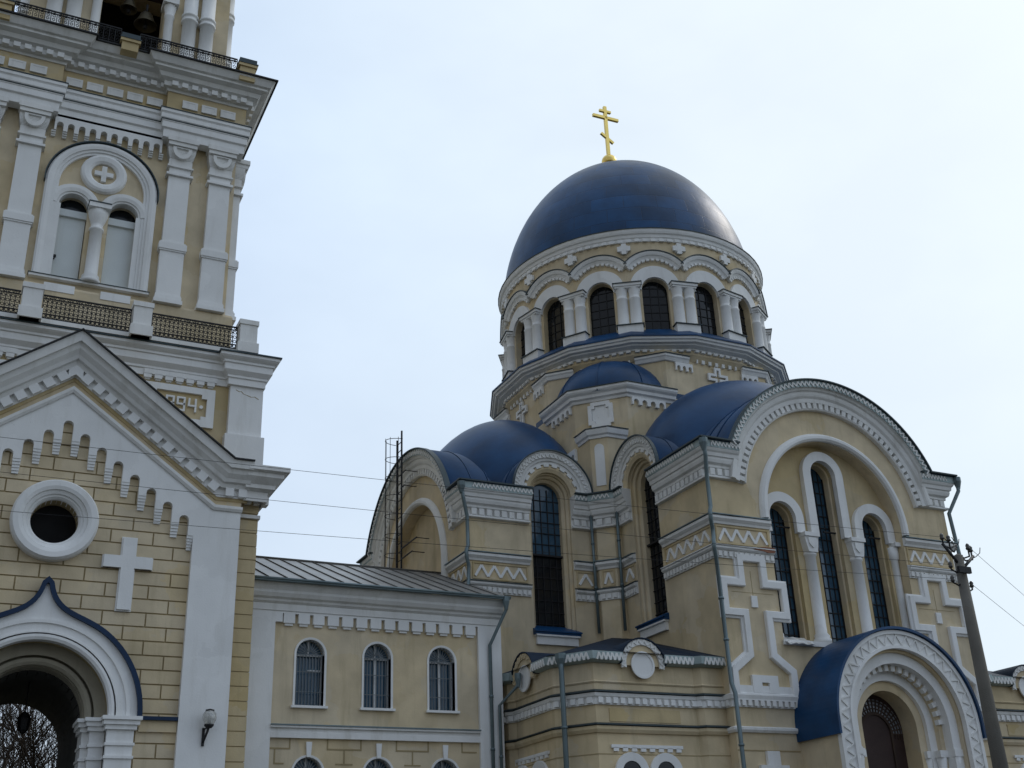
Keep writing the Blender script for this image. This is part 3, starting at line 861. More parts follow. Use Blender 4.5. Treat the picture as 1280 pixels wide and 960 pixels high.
# window surround
win = thing  # (kept short)
mb = MB(T2)
zc = 21.1
outl = [(-1.54, 18.02), (-1.54, zc)] + arc(0, zc, 1.54, 180, 0, 32) + [(1.54, 18.02)]
# openings: two lights and two spandrels around the roundel
h1 = [(-1.14, 18.02 + 0.01), (-0.31, 18.03), (-0.31, 20.42)] + arc(-0.7, 20.42, 0.42, 0, 180, 14)[1:] + [(-1.12, 20.42)]
mb.sweep([(-1.37, 18.02), (-1.37, zc)] + arc(0, zc, 1.37, 180, 0, 32)[1:] + [(1.37, 18.02)], [(-0.2, 0.0), (-0.2, 0.10), (-0.12, 0.10), (-0.12, 0.14), (-0.04, 0.14), (-0.04, 0.18), (0.05, 0.2), (0.12, 0.2), (0.12, 0.16), (0.17, 0.14), (0.17, 0.0)])
for c in (-0.7, 0.68):
    mb.sweep([(c - 0.5, 20.42)] + arc(c, 20.42, 0.5, 180, 0, 20)[1:-1] + [(c + 0.5, 20.42)], [(-0.1, -0.2), (-0.1, 0.06), (-0.04, 0.06), (-0.04, 0.1), (0.06, 0.13), (0.17, 0.13), (0.2, 0.08), (0.2, 0.0)])
for c in (-1.14, 1.12):
    mb.box(c - 0.1, c + 0.1, 18.02, 20.42, 0.0, 0.07)
mb.sweep(arc(0.0, 21.66, 0.45, 360, 0, 32)[:-1], [(-0.1, 0.0), (-0.1, 0.08), (-0.03, 0.13), (0.1, 0.15), (0.17, 0.12), (0.2, 0.05), (0.2, 0.0)], closed=True)
mb.prism(ring(0, 20.9, 0.0001, 0.0, 0, 90, 1), 0, 0.001) if False else None
ws = mb.obj("window_surround", WHT, tower)
mb = MB(T2)
mb.box(-0.07, 0.07, 21.4, 21.92, 0.0, 0.09); mb.box(-0.26, 0.26, 21.59, 21.73, 0.0, 0.092); mb.obj("roundel_cross", WHT, ws)
mb = MB(T2); mb.sweep([(-1.55, zc - 0.05)] + arc(0, zc, 1.56, 178, 2, 32)[1:-1] + [(1.55, zc - 0.05)], [(0, 0.0), (0, 0.22), (0.03, 0.22), (0.03, 0.0)]); mb.obj("hood_flashing", FLASH, ws)
mb = MB(T2)
for c in (-0.7, 0.68):
    mb.box(c - 0.38, c + 0.38, 18.05, 20.14, -0.3, -0.2)
    mb.box(c - 0.4, c + 0.4, 20.14, 20.36, -0.3, -0.12)
mb.obj("shutters", SHUT, ws)
mb = MB(T2)
for c in (-0.7, 0.68): mb.prism(arch_hole(c, 0.4, 20.42, 20.3, 14), -0.36, -0.33)
mb.obj("lunette_pane", GLS, ws)
mb = MB(T2); mb.box(-1.02, -0.99, 18.72, 18.83, -0.2, -0.1); mb.box(-1.03, -0.96, 18.79, 18.85, -0.2, -0.14); mb.obj("shutter_handle", IRON, ws)
mb = MB(T2)
cc = (0.0, 0, 0)
Mcol = Matrix.Translation((TC - 0.01, Y2 - 0.05, 0))
mb.lathe([(0, 18.0), (0.27, 18.0), (0.27, 18.1), (0.22, 18.16), (0.24, 18.22), (0.18, 18.3), (0.17, 19.7), (0.2, 19.72), (0.2, 19.78), (0.165, 19.8), (0.165, 19.92), (0.2, 20.0), (0.26, 20.2), (0.28, 20.36), (0, 20.36)], (0, 0, 0), 20, M=Mcol)
mb.box(-0.3, 0.3, 20.36, 20.5, -0.25, 0.36)
mb.obj("mullion_column", WHT, ws)
mb = MB(T2); mb.box(-1.6, 1.58, 17.93, 17.999, -0.3, 0.17); mb.obj("sill_bed", WHT2, ws)
mb = MB(T2); mb.box(-1.62, 1.6, 18.0, 18.02, -0.3, 0.19); mb.box(-0.32, 0.3, 20.5, 20.53, -0.2, 0.38); mb.obj("sill_flashing", FLASH, ws)

# upper gallery
UC = 2.3
Yg2 = 29.65
for side in range(4):
    RS = Matrix.Translation((UC, 34.1, 0)) @ Matrix.Rotation(radians(90 * side), 4, 'Z')
    yo = -4.55 if side % 2 == 0 else -3.55
    xe = 3.55 if side % 2 == 0 else 4.55
    for x in ((0.02, 3.55, -3.55) if side % 2 == 0 else (0.02,)):
        mb = MB(RS)
        dz = -0.22 if (side == 0 and x == 0.02) else 0
        mb.box(x - 0.24, x + 0.24, yo - 0.24, yo + 0.24, 25.5, 26.1 + dz)
        mb.box(x - 0.29, x + 0.29, yo - 0.29, yo + 0.29, 26.02 + dz, 26.12 + dz)
        p = mb.obj("upper_pedestal", YELD, tower)
        mb = MB(RS)
        mb.box(x - 0.31, x + 0.31, yo - 0.31, yo + 0.31, 26.12 + dz, 26.16 + dz); mb.box(x - 0.27, x + 0.27, yo - 0.27, yo + 0.27, 26.16 + dz, 26.32 + dz); mb.obj("pedestal_cap", FLASH, p)
    if side == 2: continue
    for A, B in (((-xe + 0.3, yo), (-0.26, yo)), ((0.3, yo), (xe - 0.3, yo))):
        mb = MB(RS); railing(mb, A, B, 25.76, 26.42, RS, 0.16); mb.obj("upper_railing", IRON, tower)
# belfry
BC, BY = 2.4, 30.75
TB = south(BC, BY)
op = [(-0.95, 26.3), (0.95, 26.3), (0.95, 31.0)] + arc(0, 31.0, 0.95, 0, 180, 16)[1:] 
mb = MB(TB)
mb.prism([(-3.0, 25.7), (3.0, 25.7), (3.0, 33.5), (-3.0, 33.5)], -0.9, 0.0, [op])
mb.prism([(-3.0, 25.7), (3.0, 25.7), (3.0, 33.5), (-3.0, 33.5)], -6.9, -6.1)
TBE = FR((BC + 3.0, BY + 3.45, 0), (0, 1, 0), (0, 0, 1), (1, 0, 0)); TBW = FR((BC - 3.0, BY + 3.45, 0), (0, 1, 0), (0, 0, 1), (-1, 0, 0))
for TX in (TBE, TBW): mb.prism([(-2.55, 25.7), (2.65, 25.7), (2.65, 33.5), (-2.55, 33.5)], -0.8, 0.0, [op], M=TX)
mb.box(-3.0, 3.0, 33.5, 33.9, -6.9, 0.1)
mb.obj("belfry_wall", YEL, tower)
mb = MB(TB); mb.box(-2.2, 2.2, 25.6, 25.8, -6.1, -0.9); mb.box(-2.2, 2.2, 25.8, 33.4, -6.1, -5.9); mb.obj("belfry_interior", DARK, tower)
def column(M, x, y, z0, z1, r, parent, name="engaged_column", rings=()):
    mb = MB(M)
    pr = [(0, z0), (r * 1.35, z0), (r * 1.35, z0 + 0.12), (r * 1.15, z0 + 0.18), (r * 1.25, z0 + 0.24), (r, z0 + 0.3)]
    for zr in rings:
        pr += [(r, zr - 0.16), (r * 1.2, zr - 0.14), (r * 1.22, zr - 0.07), (r * 1.05, zr - 0.05), (r * 1.05, zr + 0.05), (r * 1.22, zr + 0.07), (r * 1.2, zr + 0.14), (r, zr + 0.16)]
    pr += [(r * 0.98, z1 - 0.5), (r * 1.15, z1 - 0.45), (r * 1.15, z1 - 0.38), (r, z1 - 0.36), (r * 1.4, z1 - 0.05), (r * 1.4, z1), (0, z1)]
    mb.lathe(pr, (x, y, 0), 20, M=M)
    return mb.obj(name, WHT, parent)
RB = Matrix.Translation((BC, BY, 0))
for x in (1.74, 2.3, -1.74, -2.3): column(RB, x, -0.12, 26.0, 33.0, 0.225, tower, rings=(28.35, 30.6))
for y in (0.75, 1.3): column(RB, 3.08, y, 26.0, 33.0, 0.2, tower, rings=(27.7, 29.6, 31.2)); column(RB, -3.08, y, 26.0, 33.0, 0.2, tower, rings=(27.7, 29.6, 31.2))
for x in (1.1, -1.1): column(RB, x, -0.05, 25.95, 28.75, 0.14, tower, "opening_column")
mb = MB(RB)
for x in (1.1, -1.1): mb.box(x - 0.24, x + 0.24, -0.3, 0.3, 28.75, 28.95); 
mb.obj("impost_blocks", WHT, tower)
mb = MB(TB); mb.sweep([(-1.1, 28.95), (-1.1, 31.0)] + arc(0, 31.0, 1.1, 180, 0, 24)[1:] + [(1.1, 28.95)], [(-0.14, 0), (-0.14, 0.12), (0.14, 0.16), (0.14, 0)]); mb.obj("belfry_arch", WHT, tower)
# roof of belfry, out of the picture
mb = MB(RB)
mb.sweep(list(reversed([(-3.1, 7.0), (-3.1, -0.1), (3.1, -0.1), (3.1, 7.0)])), [(-0.3, 33.0), (0.1, 33.0), (0.3, 33.4), (0.6, 33.6), (0.6, 33.9), (-0.3, 33.9)], closed=True)
mb.obj("belfry_cornice", WHT, tower)
mb = MB(); mb.lathe([(3.1, 33.9), (3.2, 34.5), (2.9, 35.8), (2.2, 37), (1.2, 38.2), (0.3, 39.4), (0.0, 40.4)], (BC, BY + 3.45, 0), 32); mb.obj("belfry_dome", BLUE, tower)

# bells
def bell(x, y, z, r, label):
    b0 = thing("bell", label, "bell", (x, y, z), "bells in the belfry")
    mb = MB(); mb.lathe([(r, 0), (r * 1.02, r * 0.06), (r * 0.86, r * 0.3), (r * 0.68, r * 0.75), (r * 0.56, r * 1.15), (r * 0.42, r * 1.32), (0, r * 1.4)], (x, y, z), 28)
    mb.lathe([(0, r * 1.1), (r * 0.35, r * 1.05), (r * 0.5, r * 0.75), (r * 0.75, r * 0.2), (r * 0.95, 0)], (x, y, z), 28)
    mb.obj("bell_body", BRONZE, b0)
    mb = MB(); mb.tube([(x, y, z + r * 1.35), (x, y, z + r * 2.4)], 0.04, 8); mb.box(x - 0.1, x + 0.1, y - 0.03, y + 0.03, z + r * 1.35, z + r * 1.6)
    mb.obj("crown_hanger", IRON, b0)
    mb = MB(); mb.tube([(x, y, z + r), (x, y, z + 0.02)], 0.02, 6); mb.lathe([(0, -0.14), (0.07, -0.1), (0.08, 0), (0.05, 0.06), (0, 0.08)], (x, y, z), 12); mb.obj("clapper", IRON, b0)
    return b0
bell(2.86, 31.35, 28.3, 0.36, "larger bronze bell hanging right of the opening's middle in the belfry")
bell(2.3, 31.45, 28.85, 0.27, "smaller bronze bell hanging higher and further left in the belfry opening")
mb = MB(); mb.box(1.45, 3.35, 31.25, 31.5, 29.5, 29.7); tag(mb.obj("bell_beam", WOOD), "dark beam across the belfry opening that carries the bells", "beam")

# ================================================================== wing between gate and cathedral
WX0, WX1, WY = 6.68, 13.75, 29.0
wing = thing("wing_building", "two-storey ochre wing with three barred arched windows and grey metal roof", "building", (10.2, 32, 0))
Wf = south(0, WY)
wins = [8.43, 10.23, 12.04]
mb = MB(Wf)
holes = [arch_hole(c, 0.37, 7.82, 6.53) for c in wins] + [arch_hole(c - 0.0, 0.37, 4.93, 3.6) for c in (8.46, 10.28, 12.1)]
mb.prism([(WX0 - 0.3, 0), (WX1, 0), (WX1, 9.0), (WX0 - 0.3, 9.0)], -0.4, 0.0, holes)
mb.box(WX0 - 0.3, WX0, 0, 9.0, -8.4, -0.4); mb.box(WX1 - 0.3, WX1, 0, 9.0, -1.9, -0.4); mb.box(WX0 - 0.3, WX1, 0, 9.0, -8.8, -8.4)
mb.obj("wall", YEL, wing)
mb = MB(Wf)
mb.box(WX0 - 0.2, 7.46, 0, 8.9, 0.0, 0.1); mb.box(13.08, WX1 + 0.02, 0, 8.9, -1.9, 0.1)
mb.box(7.46, 13.08, 8.8, 8.9, 0.0, 0.1)
n = 14
for k in range(n + 1):
    a = 7.5 + 0.02 + (13.06 - 7.5) * k / (n + 0.0) - 0.14
    if k == n: break
    a = 7.62 + 0.388 * k
    mb.box(a + 0.05, a + 0.345, 8.56, 8.8, 0.0, 0.1); mb.box(a + 0.09, a + 0.305, 8.50, 8.56, 0.0, 0.06)
mb.box(7.46, 7.64, 8.58, 8.8, 0.0, 0.1)
mb.obj("wall_frame", WHT, wing)
prof = [(0, 8.86), (0.13, 8.86), (0.13, 9.03), (0.2, 9.08), (0.22, 9.13), (0.3, 9.17), (0.36, 9.26), (0.36, 9.32), (0.42, 9.42), (0.46, 9.5), (0, 9.5)]
mb = MB(); mb.sweep([(WX1 + 0.0, 31.0), (WX1, WY), (WX0 - 0.28, WY)][1:], prof); mb.obj("eaves_cornice", WHT2, wing)
# roof
mb = MB(Matrix.Identity(4))
RY, RZ, EY, EZ = 33.2, 11.42, 28.46, 9.53
X0r, X1r = WX0 - 0.15, WX1 + 0.1
mb.prism([(EY, EZ), (EY, EZ + 0.05), (RY, RZ + 0.05), (38.0, EZ + 0.05), (38.0, EZ), (RY, RZ)], X0r, X1r, M=FR((0, 0, 0), (0, 1, 0), (0, 0, 1), (1, 0, 0)))
roof = mb.obj("roof", ZINC, wing)
mb = MB()
k = 0
x = X0r + 0.1
while x < X1r:
    for (ya, za, yb, zb_) in ((EY, EZ + 0.05, RY, RZ + 0.05),):
        a = Vector((x, ya, za)); b_ = Vector((x, yb, zb_))
        V = [mb.v(p) for p in (a + Vector((-.007, 0, 0)), a + Vector((.007, 0, 0)), a + Vector((.007, 0, .035)), a + Vector((-.007, 0, .035)), b_ + Vector((-.007, 0, 0)), b_ + Vector((.007, 0, 0)), b_ + Vector((.007, 0, .035)), b_ + Vector((-.007, 0, .035)))]
        for q in ((0, 1, 2, 3), (4, 5, 6, 7), (0, 1, 5, 4), (1, 2, 6, 5), (2, 3, 7, 6), (3, 0, 4, 7)): mb.f([V[i] for i in q])
    x += 0.5 + random.uniform(-0.02, 0.02)
mb.tube([(X0r, RY, RZ + 0.07), (X1r, RY, RZ + 0.07)], 0.04, 6)
mb.obj("roof_seams", ZINCD, roof)
mb = MB(); mb.box(X0r, X1r, 28.36, 28.48, EZ - 0.04, EZ + 0.03); mb.tube([(X0r, 28.36, EZ + 0.01), (X1r, 28.36, EZ + 0.01)], 0.035, 6); mb.obj("gutter_edge", PIPE, roof)
# string course
mb = MB(Wf); mb.box(7.46, 13.08, 5.74, 5.87, 0.0, 0.1); mb.box(7.46, 13.08, 5.87, 5.98, 0.0, 0.07); mb.box(7.46, 13.08, 5.98, 6.03, 0.0, 0.14); mb.obj("string_course", WHT2, wing)
mb = MB(Wf); mb.box(7.46, 13.08, 6.032, 6.06, 0.0, 0.17); mb.obj("string_flashing", PIPE, wing)
# incised joints of the ground floor and keystones
mb = MB(Wf)
for c in (8.46, 10.28, 12.1):
    for q in ((0.47, 1.37, 5.48),):
        a, b_, z = c + q[0], c + q[1], q[2]
        b_ = min(b_, 13.0)
        mb.box(a, b_, z, z + 0.035, 0.0, 0.012)
        mb.box(a, a + 0.03, z, 5.74, 0.0, 0.013)
        if b_ < 13: mb.box(b_ - 0.03, b_, z, 5.74, 0.0, 0.013)
        m_ = (a + c + q[1]) / 2
        if m_ < 13:
            mb.box(m_ - 0.015, m_ + 0.015, 5.15, z, 0.0, 0.014); mb.box(m_ - 0.22, m_ + 0.22, 5.13, 5.16, 0.0, 0.0135)
mb.box(7.46, 8.0, 5.48, 5.515, 0.0, 0.012); mb.box(7.97, 8.0, 5.48, 5.74, 0, 0.013); mb.box(7.6, 7.63, 5.15, 5.48, 0, 0.014); mb.box(7.6, 7.85, 5.13, 5.16, 0, 0.0135)
mb.obj("incised_joints", GRV, wing)
mb = MB(Wf)
for c in (8.46, 10.28, 12.1): mb.prism([(c - 0.05, 5.3), (c + 0.05, 5.3), (c + 0.075, 5.66), (c - 0.075, 5.66)], 0.0, 0.06)
mb.obj("keystones", WHT, wing)
def barred_window(M, c, zs, zb, r, parent, frame_mat, variant):
    mb = MB(M)
    mb.sweep([(c - r - 0.03, zb), (c - r - 0.03, zs)] + arc(c, zs, r + 0.03, 180, 0, 20)[1:-1] + [(c + r + 0.03, zs), (c + r + 0.03, zb)], [(-0.03, -0.2), (-0.03, 0.015), (0.025, 0.025), (0.025, -0.01)])
    mb.box(c - r - 0.1, c + r + 0.1, zb - 0.06, zb, -0.2, 0.1)
    w = mb.obj("window", WHT, parent)
    mb = MB(M); mb.prism(arch_hole(c, r + 0.02, zs, zb - 0.02), -0.3, -0.27); mb.obj("pane", GLB, w)
    mb = MB(M)
    mb.box(c - r, c + r, zs - 0.02, zs + 0.03, -0.26, -0.2)
    if variant: mb.box(c - 0.025, c + 0.025, zb, zs, -0.26, -0.2)
    mb.box(c - 0.02, c + 0.02, zs, zs + r, -0.26, -0.22)
    mb.box(c - r, c - r + 0.03, zb, zs, -0.26, -0.2); mb.box(c + r - 0.03, c + r, zb, zs, -0.26, -0.2)
    if variant == 0: mb.box(c + 0.0, c + r, zb + 0.9, zb + 0.93, -0.25, -0.2)
    mb.obj("sash", WHT, w)
    mb = MB(M)
    nb = 9
    for k in range(nb):
        x = c - r + 2 * r * (k + 0.5) / nb; mb.box(x - 0.008, x + 0.008, zb, zs, -0.1, -0.084)
    mb.box(c - r, c + r, zs - 0.01, zs + 0.015, -0.105, -0.08); mb.box(c - r, c + r, zb + 0.35, zb + 0.365, -0.105, -0.08); mb.box(c - r, c + r, zb + 0.85, zb + 0.865, -0.105, -0.08)
    for a in range(15, 180, 15): mb.bar((c + 0.08 * cos(radians(a)), zs + 0.08 * sin(radians(a))), (c + r * cos(radians(a)), zs + r * sin(radians(a))), 0.014, -0.1, -0.085)
    mb.sweep(arc(c, zs, 0.1, 180, 0, 10), [(0, -0.1), (0, -0.085), (0.012, -0.085), (0.012, -0.1)])
    mb.obj("grille", GRIL, w)
for i, c in enumerate(wins): barred_window(Wf, c, 7.82, 6.53, 0.37, wing, WHT, i)
for i, c in enumerate((8.46, 10.28, 12.1)): barred_window(Wf, c, 4.93, 3.6, 0.37, wing, WHT, i)

# ================================================================== cathedral
CX, CY = 23.15, 35.3
cath = thing("cathedral", "ochre cross-shaped cathedral with blue domes, white arcaded drum and triple arched window", "church", (CX, CY, 0))
def RK(k): return Matrix.Translation((CX, CY, 0)) @ Matrix.Rotation(radians(-90 * k), 4, 'Z')
A_ = 4.45
LEN = {0: 9.93, 1: 9.4, 2: 9.4, 3: 9.4}
CORN = [(0, 12.6), (.12, 12.62), (.12, 12.68), (.01, 12.68), (.01, 12.92), (.09, 12.93), (.09, 13.0), (.17, 13.05), (.2, 13.14), (.2, 13.2), (.24, 13.22), (.26, 13.32), (.3, 13.36), (.33, 13.42), (.33, 13.64), (0, 13.64)]
def arm(k):
    R = RK(k); Ln = LEN[k]
    Ff = R @ FR((0, -Ln, 0), (1, 0, 0), (0, 0, 1), (0, -1, 0))
    cz, ro, ri = 12.05, 4.12, 3.3
    top = arc(0, cz, ro - 0.12, 157, 23, 40)
    wallo = [(-A_, 0), (-A_, 13.6), (top[0][0], 13.6)] + top + [(top[-1][0], 13.6), (A_, 13.6), (A_, 0)]
    nz, nr = 11.78, 2.5
    zb = 8.15 if k == 0 else 9.0
    niche = [(-nr, zb), (nr, zb), (nr, nz)] + arc(0, nz, nr, 0, 180, 36)[1:]
    mb = MB(Ff); mb.prism(wallo, -0.4, 0.0, [niche]); mb.obj("front_wall", YEL, cath)
    if k == 0:
        holes = [arch_hole(c, 0.47, zz, 8.2) for c, zz in ((-1.72, 11.85), (0, 13.32), (1.72, 11.85))]
    else: holes = []
    mb = MB(Ff); mb.prism([(-nr - .1, zb - .1), (nr + .1, zb - .1), (nr + .1, nz + nr), (-nr - .1, nz + nr)], -1.0, -0.4, holes)
    mb.obj("niche_wall", YELD if k == 0 else YEL, cath)
    # side walls with tall window
    for sg in (-1, 1):
        Fs = R @ FR((sg * A_, 0, 0), (0, -1, 0), (0, 0, 1), (sg, 0, 0))
        mb = MB(Fs); mb.prism([(4.4, 0), (Ln - 0.4, 0), (Ln - 0.4, 13.6), (7.32, 13.6), (7.32, 9.3), (5.88, 9.3), (5.88, 13.6), (4.4, 13.6)], -0.55, 0.0)
        # stepped reveal
        mb.prism(arch_hole(6.6, 0.74, 13.45, 9.3)[:2] + [], -0.1, 0) if False else None
        mb.obj("side_wall", YEL, cath)
        vis = (k == 0 and sg < 0) or (k == 1 and sg > 0)
        if vis or True:
            mb = MB(Fs)
            pth = [(6.6 - 0.74, 9.3), (6.6 - 0.74, 13.6)] + arc(6.6, 13.6, 0.74, 180, 0, 22)[1:-1] + [(6.6 + 0.74, 13.6), (6.6 + 0.74, 9.3)]
            mb.sweep(pth, [(-0.1, -0.5), (-0.1, -0.12), (-0.06, -0.08), (0.0, -0.08), (0.0, -0.5)])
            mb.sweep(pth, [(-0.2, -0.5), (-0.2, -0.26), (-0.14, -0.2), (-0.09, -0.2), (-0.09, -0.5)])
            mb.sweep([(6.6 - 0.85, 13.64)] + arc(6.6, 13.64, 0.85, 176, 4, 22) + [(6.6 + 0.85, 13.64)], [(-0.12, 0.0), (-0.12, 0.1), (-0.02, 0.16), (0.1, 0.16), (0.1, 0.0)])
            w = mb.obj("side_window_reveal", YEL, cath)
            mb = MB(Fs); mb.prism([(5.9, 9.28), (7.3, 9.28), (7.3, 11.75), (5.9, 11.75)], -0.46, -0.42); mb.obj("pane", GLS, w)
            mb = MB(Fs); mb.prism(arch_hole(6.6, 0.7, 13.6, 11.75), -0.46, -0.42); mb.obj("pane", GLB if k == 1 else GLS, w)  # west arm: sky reflection in the upper pane is put into bluish colour
            mb = MB(Fs)
            for x in (-0.35, -0.12, 0.12, 0.35): mb.box(6.6 + x - 0.013, 6.6 + x + 0.013, 9.3, 13.95, -0.42, -0.39)
            for j in range(12): mb.box(6.02, 7.18, 9.6 + 0.36 * j, 9.62 + 0.36 * j, -0.415, -0.385)
            mb.box(6.0, 7.2, 11.72, 11.78, -0.41, -0.3)
            mb.obj("glazing_bars", IRON, w)
            mb = MB(Fs)
            mb.prism([(5.82, 9.3), (7.38, 9.3), (7.38, 9.17), (5.82, 9.17)], 0.0, 0.16)
            V = [mb.v(p, Fs) for p in ((5.86, 9.55, -0.4), (7.34, 9.55, -0.4), (7.4, 9.28, 0.2), (5.8, 9.28, 0.2), (5.86, 9.2, -0.4), (7.34, 9.2, -0.4), (7.4, 9.24, 0.2), (5.8, 9.24, 0.2))]
            for q in ((0, 1, 2, 3), (4, 5, 6, 7), (0, 1, 5, 4), (1, 2, 6, 5), (2, 3, 7, 6), (3, 0, 4, 7)): mb.f([V[i] for i in q])
            mb.obj("sill_sheet", BLUE, w)
            mb = MB(Fs); mb.box(5.9, 7.3, 8.88, 9.12, 0.0, 0.1); mb.box(5.86, 7.34, 9.12, 9.17, 0.0, 0.16); mb.obj("sill_apron", WHT, w)
        # archivolt over the side window
        cs = 13.64
        mb = MB(Fs)
        pa = arc(6.6, cs, 0.98, 180, 0, 30)
        mb.sweep(pa, [(0, 0.0), (0, 0.17), (0.09, 0.17), (0.1, 0.22), (0.17, 0.24), (0.19, 0.28), (0.36, 0.28), (0.38, 0.33), (0.40, 0.33), (0.40, 0.0)])
        dentils(mb, pa, 0.3, 0.6, -0.08, 0.01, 0.05, 0.2)
        zigzag(mb, pa, 0.12, 0.20, 0.34, 0.033, 0.27, 0.31)
        mb.obj("side_archivolt", WHT2, cath)
        mb = MB(Fs); mb.sweep(arc(6.6, cs, 1.385, 180, 0, 30), [(0, 0.26), (0, 0.38), (0.035, 0.38), (0.035, 0.26)]); mb.obj("side_arch_flashing", FLASH, cath)
        mb = MB(Fs); mb.prism(ring(6.6, 13.6, 1.38, 0.72, 0, 180, 30), -0.5, 0.0); mb.obj("side_gable", YEL, cath)
        mb = MB(Fs)
        mb.sweep(arc(6.6, cs, 1.37, 180, 0, 30), [(0, -2.4), (0, 0.3), (0.035, 0.3), (0.035, -2.4)], sm=True)
        for w in (-0.35, -0.95): mb.sweep(arc(6.6, cs, 1.405, 180, 0, 30), [(0, w), (0, w + 0.02), (0.03, w + 0.02), (0.03, w)])
        mb.obj("dormer_roof", BLUE, cath)
    # big front archivolt
    mb = MB(Ff)
    pa = arc(0, cz, ri, 171, 9, 64)
    mb.sweep(pa, [(-0.06, 0.0), (-0.06, 0.13), (-0.01, 0.16), (-0.01, 0.0)])
    mb.sweep(pa, [(0.0, 0.0), (0.0, 0.01), (0.17, 0.01), (0.175, 0.15), (0.3, 0.16), (0.36, 0.22), (0.42, 0.24), (0.5, 0.24), (0.5, 0.0)])
    mb.sweep(arc(0, cz, ri, 158, 22, 64), [(0.502, 0.0), (0.502, 0.24), (0.53, 0.3), (0.6, 0.33), (0.62, 0.38), (0.8, 0.38), (0.8, 0.0)])
    a_ = mb.obj("front_archivolt", WHT2, cath)
    mb = MB(Ff); dentils(mb, arc(0, cz, ri, 171, 9, 64), 0.215, 0.64, -0.005, 0.172, 0.0, 0.145)
    for sg in (1, -1): pass
    mb.obj("archivolt_dentils", WHT2, a_)
    mb = MB(Ff)
    pz = arc(0, cz, ri, 157, 23, 64)
    mb.sweep(pz, [(0.6, 0.38), (0.6, 0.4), (0.81, 0.4), (0.81, 0.38)]); mb.obj("lace_ground", TEAL, a_)
    mb = MB(Ff); zigzag(mb, pz, 0.14, 0.625, 0.775, 0.042, 0.398, 0.425); mb.obj("zigzag_lace", WHT2, a_)
    mb = MB(Ff)
    pf = [(-A_ - 0.4, 13.66), (top[0][0] - 0.1, 13.66)] + arc(0, cz, ri + 0.81, 156.2, 23.8, 60) + [(top[-1][0] + 0.1, 13.66), (A_ + 0.4, 13.66)]
    mb.sweep(pf, [(0.0, 0.28), (0.0, 0.47), (0.04, 0.47), (0.04, 0.28)]); mb.obj("front_flashing", FLASH, cath)
    # barrel roof behind the gable and the domical vault
    mb = MB(Ff)
    mb.sweep(arc(0, cz, ri + 0.78, 158, 22, 48), [(0, -4.2), (0, 0.3), (0.04, 0.3), (0.04, -4.2)], sm=True)
    for w in (-0.55, -1.15, -1.75, -2.35): mb.sweep(arc(0, cz, ri + 0.82, 158, 22, 48), [(0, w), (0, w + 0.03), (0.035, w + 0.03), (0.035, w)])
    mb.obj("barrel_roof", BLUE, cath)
    mb = MB(R)
    n = 16; pr = [(sin(pi / 2 * j / n), cos(pi / 2 * j / n)) for j in range(n, -1, -1)]
    cols = []
    for i in range(73):
        t = 2 * pi * i / 72
        cc_ = []
        for a, b_ in pr:
            X, Yv, Z = 4.42 * a * cos(t), -6.42 + 3.0 * a * sin(t), 13.4 + 4.25 * b_
            if Z < 14.4 and abs(X) < 2.8: Yv = max(Yv, -8.3)
            if Z < 14.55 and abs(Yv + 6.6) < 1.0: X = max(-3.85, min(3.85, X))
            cc_.append(mb.v((X, Yv, Z)))
        cols.append(cc_)
    for i in range(72):
        for j in range(n): mb.f([cols[i][j], cols[i + 1][j], cols[i + 1][j + 1], cols[i][j + 1]], True)
    bmesh.ops.remove_doubles(mb.bm, verts=mb.bm.verts, dist=1e-4)
    mb.obj("vault_roof", BLUE, cath)
    mb = MB(R)
    for sg in (1, -1):
        x0, x1 = sorted((sg * 3.7, sg * (A_ + 0.36))); mb.box(x0, x1, -Ln - 0.36, -7.95, 13.642, 13.66)
        x0, x1 = sorted((sg * 3.7, sg * (A_ + 0.0))); mb.box(x0, x1, -7.95, -5.2, 14.6, 14.62) if False else None
        x0, x1 = sorted((sg * 3.7, sg * (A_ + 0.36))); mb.box(x0, x1, -5.25, -4.5, 13.642, 13.66)
    mb.obj("cornice_deck", BLUE, cath)
    # tympanum ring
    mb = MB(Ff)
    mb.sweep([(-2.62, 11.6 if k == 0 else 9.3), (-2.62, nz)] + arc(0, nz, 2.62, 180, 0, 44)[1:-1] + [(2.62, nz), (2.62, 11.6 if k == 0 else 9.3)], [(-0.1, 0), (-0.1, 0.1), (-0.04, 0.15), (0.04, 0.15), (0.1, 0.1), (0.14, 0.04), (0.14, 0)])
    mb.obj("tympanum_ring", WHT, cath)
    if k == 0:
        Fn = Ff @ Matrix.Translation((0, 0, -0.4))
        for c, zz in ((-1.72, 11.85), (0, 13.32), (1.72, 11.85)):
            mb = MB(Fn); mb.prism(arch_hole(c, 0.5, zz, 8.2), -0.46, -0.42); w = mb.obj("tall_window", GLB, cath)
            mb = MB(Fn)
            for x in (-0.28, -0.09, 0.09, 0.28): mb.box(c + x - 0.012, c + x + 0.012, 8.2, zz + 0.35, -0.42, -0.39)
            for x in (-0.45, 0.45): mb.box(c + x - 0.04, c + x + 0.04, 8.2, zz + 0.1, -0.42, -0.36)
            for j in range(15):
                z = 8.5 + 0.37 * j
                if z < zz + 0.25: mb.box(c - 0.45, c + 0.45, z, z + 0.022, -0.415, -0.385)
            mb.box(c - 0.02, c + 0.46, 11.62, 11.66, -0.2, -0.15)
            mb.obj("glazing_bars", IRON, w)
            mb = MB(Fn)
            q = [(c - 0.47, 8.2), (c - 0.47, zz)] + arc(c, zz, 0.47, 180, 0, 20)[1:-1] + [(c + 0.47, zz), (c + 0.47, 8.2)]
            mb.sweep(q, [(-0.04, -0.4), (-0.04, -0.16), (0.02, -0.12), (0.02, -0.4)]); mb.obj("reveal_step", YEL, w)
